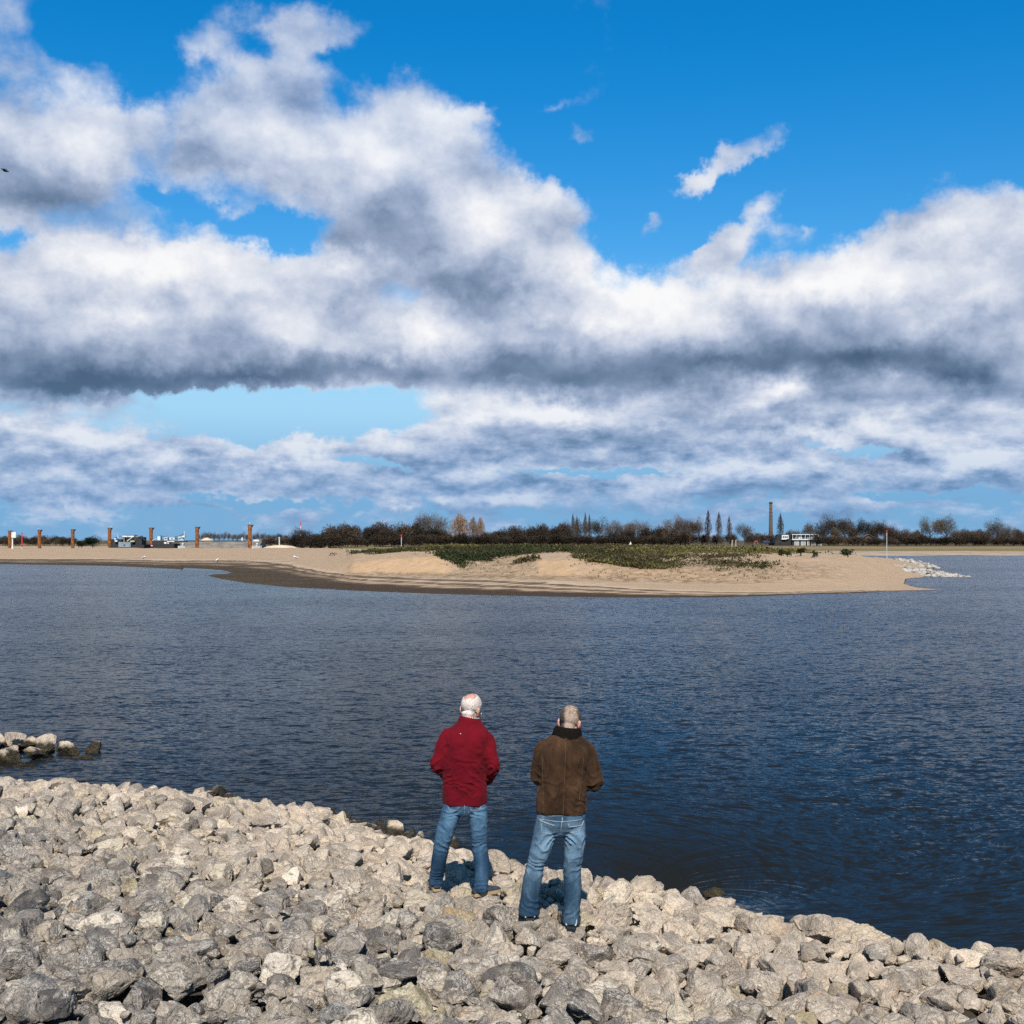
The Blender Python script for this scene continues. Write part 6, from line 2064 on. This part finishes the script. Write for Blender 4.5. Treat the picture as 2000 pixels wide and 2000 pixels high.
# spectacles
g_ = MB()
for sg in (-1, 1):
    ring_ = [HM1 @ Vector((sg * .033 + .022 * math.cos(a), .112, -.004 + .018 * math.sin(a))) for a in np.linspace(0, 2 * math.pi, 17)]
    g_.tube(ring_, .0017, 6)
    g_.tube([HM1 @ Vector((sg * .055, .112, .004)), HM1 @ Vector((sg * .080, .06, .004)), HM1 @ Vector((sg * .086, -.005, .006)), HM1 @ Vector((sg * .084, -.03, -.012))], .0018, 6)
g_.tube([HM1 @ Vector((-.011, .113, .0)), HM1 @ Vector((.011, .113, .0))], .0017, 6)
g_.build('spectacles', STEEL, man1)

# ---------------------------------------------------------------- man in the brown suede jacket
fl, fr_ = FEET['brownL'], FEET['brownR']
D2 = 0.5 * (fl.y + fr_.y)
gz2 = 0.5 * (fl.z + fr_.z)
org = Vector((x_at(1094, D2), D2, gz2))
f_l, f_r = fl - org, fr_ - org
ankL, ankR = f_l + Vector((0, .02, .085)), f_r + Vector((0, .02, .085))
tors2 = [(.908, .012, .02, .208, .150), (.95, .012, .018, .208, .150), (1.05, .013, .008, .205, .148), (1.15, .016, .0, .203, .148), (1.26, .022, -.008, .208, .150), (1.37, .030, -.010, .222, .148), (1.44, .034, -.002, .216, .134), (1.485, .040, .010, .186, .114), (1.525, .050, .024, .135, .098), (1.56, .058, .034, .095, .086)]
seam2 = [([(.040 - .022 * (1.50 - z) / .6, z) for z in np.linspace(1.50, .90, 40)], .0020),
         ([(x, 1.505 + .02 * math.sin((x + .12) * 12)) for x in np.linspace(-.07, .16, 20)], .0019),
         ([(.185 - .045 * ((1.38 - z) / .48) ** 1.0, z) for z in np.linspace(1.40, .92, 36)], .0019),
         ([(-.150 + .012 * ((1.38 - z) / .48), z) for z in np.linspace(1.40, .92, 36)], .0019),
         ([(.155 + .06 * t, 1.475 - .075 * t ** 1.6) for t in np.linspace(0, 1, 14)], .0019),
         ([(x, .905) for x in np.linspace(-.18, .20, 30)], .002)]
cfg2 = dict(
    label='short-haired person in a brown suede jacket and faded jeans, arms bent in front', origin=tuple(org), seed=11,
    head=dict(c=(.088, .118, 1.630), pitch=27, yaw=26, roll=3), neck=(.055, .035, 1.50), headscale=1.11,
    torso=tors2, hair_t=.0035, hair_mat=GREYHAIR,
    armL=((-.125, .0, 1.41), (-.182, .05, 1.185), (-.030, .255, 1.14)), armR=((.190, .0, 1.39), (.285, -.005, 1.14), (.110, .245, 1.12)),
    handL=((.75, .45, .1), (.1, -.5, -.8), (-.2, .2, 1)), handR=((-.75, .45, .12), (-.1, -.5, -.8), (.2, .2, 1)),
    sleeveL=(arm_path((-.140, .0, 1.435), (-.178, .05, 1.185), (-.040, .24, 1.135)), [.045, .068, .078, .074, (.066, .068), .060, .050]),
    sleeveR=(arm_path((.205, .0, 1.415), (.282, -.005, 1.145), (.125, .23, 1.12)), [.045, .070, .082, .078, (.070, .073), .064, .052]),
    folds=fold_field(21, .018, [(.14, 1.00, .08, .10, .009, .9, 1.0, 12), (-.05, 1.02, .12, .10, .006, -.6, 1.0, 9), (.29, 1.14, .08, .10, .010, .3, 1.0, 15), (-.20, 1.18, .06, .09, .010, -.3, 1.0, 15), (.16, 1.30, .07, .10, .010, 1.0, .5, 12), (-.13, 1.30, .06, .10, .008, -1.0, .5, 12), (.03, 1.20, .16, .12, .006, .3, .9, 8)]),
    jacket_mat=SUEDE, seam_mat=SEAM, seams=seam2,
    collar=dict(c=(.056, .028, 1.520), rings=[(.128, .112, -.002, .0), (.124, .110, .010, 0), (.118, .106, .040, .0), (.104, .098, .078, .006), (.096, .092, .086, .008), (.089, .088, .078, .008), (.084, .084, .02, .006)], drop=.05, tilt=-.10, mat=COLLAR, shear=.15),
    legL=((-.095, .0, .88), (-.200, .02, .46), tuple(ankL)), legR=((.095, .0, .88), (.10, .02, .44), tuple(ankR)),
    hips=[(.72, -.01, .01, .07, .085), (.765, -.01, .008, .155, .118), (.82, .002, .0, .198, .138), (.87, .008, .004, .202, .138), (.892, .010, .008, .199, .134), (.897, .010, .008, .197, .132)],
    trouserL=([(-.100, .0, .87), (-.125, .0, .72), (-.170, .004, .57), (-.203, .02, .45), tuple(Vector((-.203, .02, .45)).lerp(ankL, .5) + Vector((-.006, -.012, 0))), tuple(ankL + Vector((0, -.012, .02))), tuple(ankL + Vector((0, -.014, -.06)))], [(.096, .108), (.098, .105), (.088, .094), (.073, .078), (.076, .078), (.082, .082), (.090, .088)]),
    trouserR=([(.105, .0, .87), (.118, .0, .72), (.112, .004, .57), (.100, .02, .44), tuple(Vector((.100, .02, .44)).lerp(ankR, .5) + Vector((.012, -.012, 0))), tuple(ankR + Vector((.0, -.012, .02))), tuple(ankR + Vector((.0, -.014, -.06)))], [(.096, .108), (.096, .105), (.085, .092), (.073, .078), (.074, .077), (.074, .076), (.078, .080)]),
    trouser_folds=fold_field(31, .010, [(-.20, .45, .09, .08, .011, .2, 1.0, 17), (.10, .44, .09, .08, .011, -.2, 1.0, 17), (-.11, .70, .10, .06, .014, -.8, 1.0, 12), (.11, .70, .10, .06, .014, .8, 1.0, 12), (-.22, .15, .11, .07, .011, .2, 1.0, 14), (.08, .11, .11, .07, .011, -.2, 1.0, 14), (-.15, .60, .09, .08, .009, .7, 1., 10), (.11, .60, .09, .08, .009, -.7, 1., 10)]),
    denim=DENIM2, stitch=plain('pale_stitch', (.24, .27, .29), (.12, .16, .20), 40),
    jean_lines=[('waistband', [(-.19, .868), (.0, .858), (.21, .868)], .003), ('belt_loop', [(.012, .890), (.012, .850)], .006), ('seam', [(.010, .88), (.004, .82), (-.004, .75)], .003),
                ('pocket', [(-.175, .858), (-.055, .825), (-.058, .837)], .005), ('pocket', [(.060, .843), (.062, .812), (.175, .816), (.190, .846)], .005), ('pocket', [(-.165, .87), (-.15, .76), (-.07, .745)], .0028), ('pocket', [(.07, .838), (.075, .76), (.15, .77), (.185, .84)], .0028)],
    shoeL=(tuple(f_l + Vector((0, -.03, -.004))), -.12, 0.0), shoeR=(tuple(f_r + Vector((0, -.03, -.004))), .18, 0.0), shoe_mat=BLACK, sole_mat=BLACK, lace=PALE,
)
man2, HM2, jk2, jb2, k2 = build_person(cfg2)
sh_ = remesh([rings([(.862, .012, .010, .190, .130), (.90, .012, .014, .192, .132), (.94, .012, .016, .185, .13)])], .01, 2, 'jumper')
link('jumper', sh_, GREYKNIT, man2)
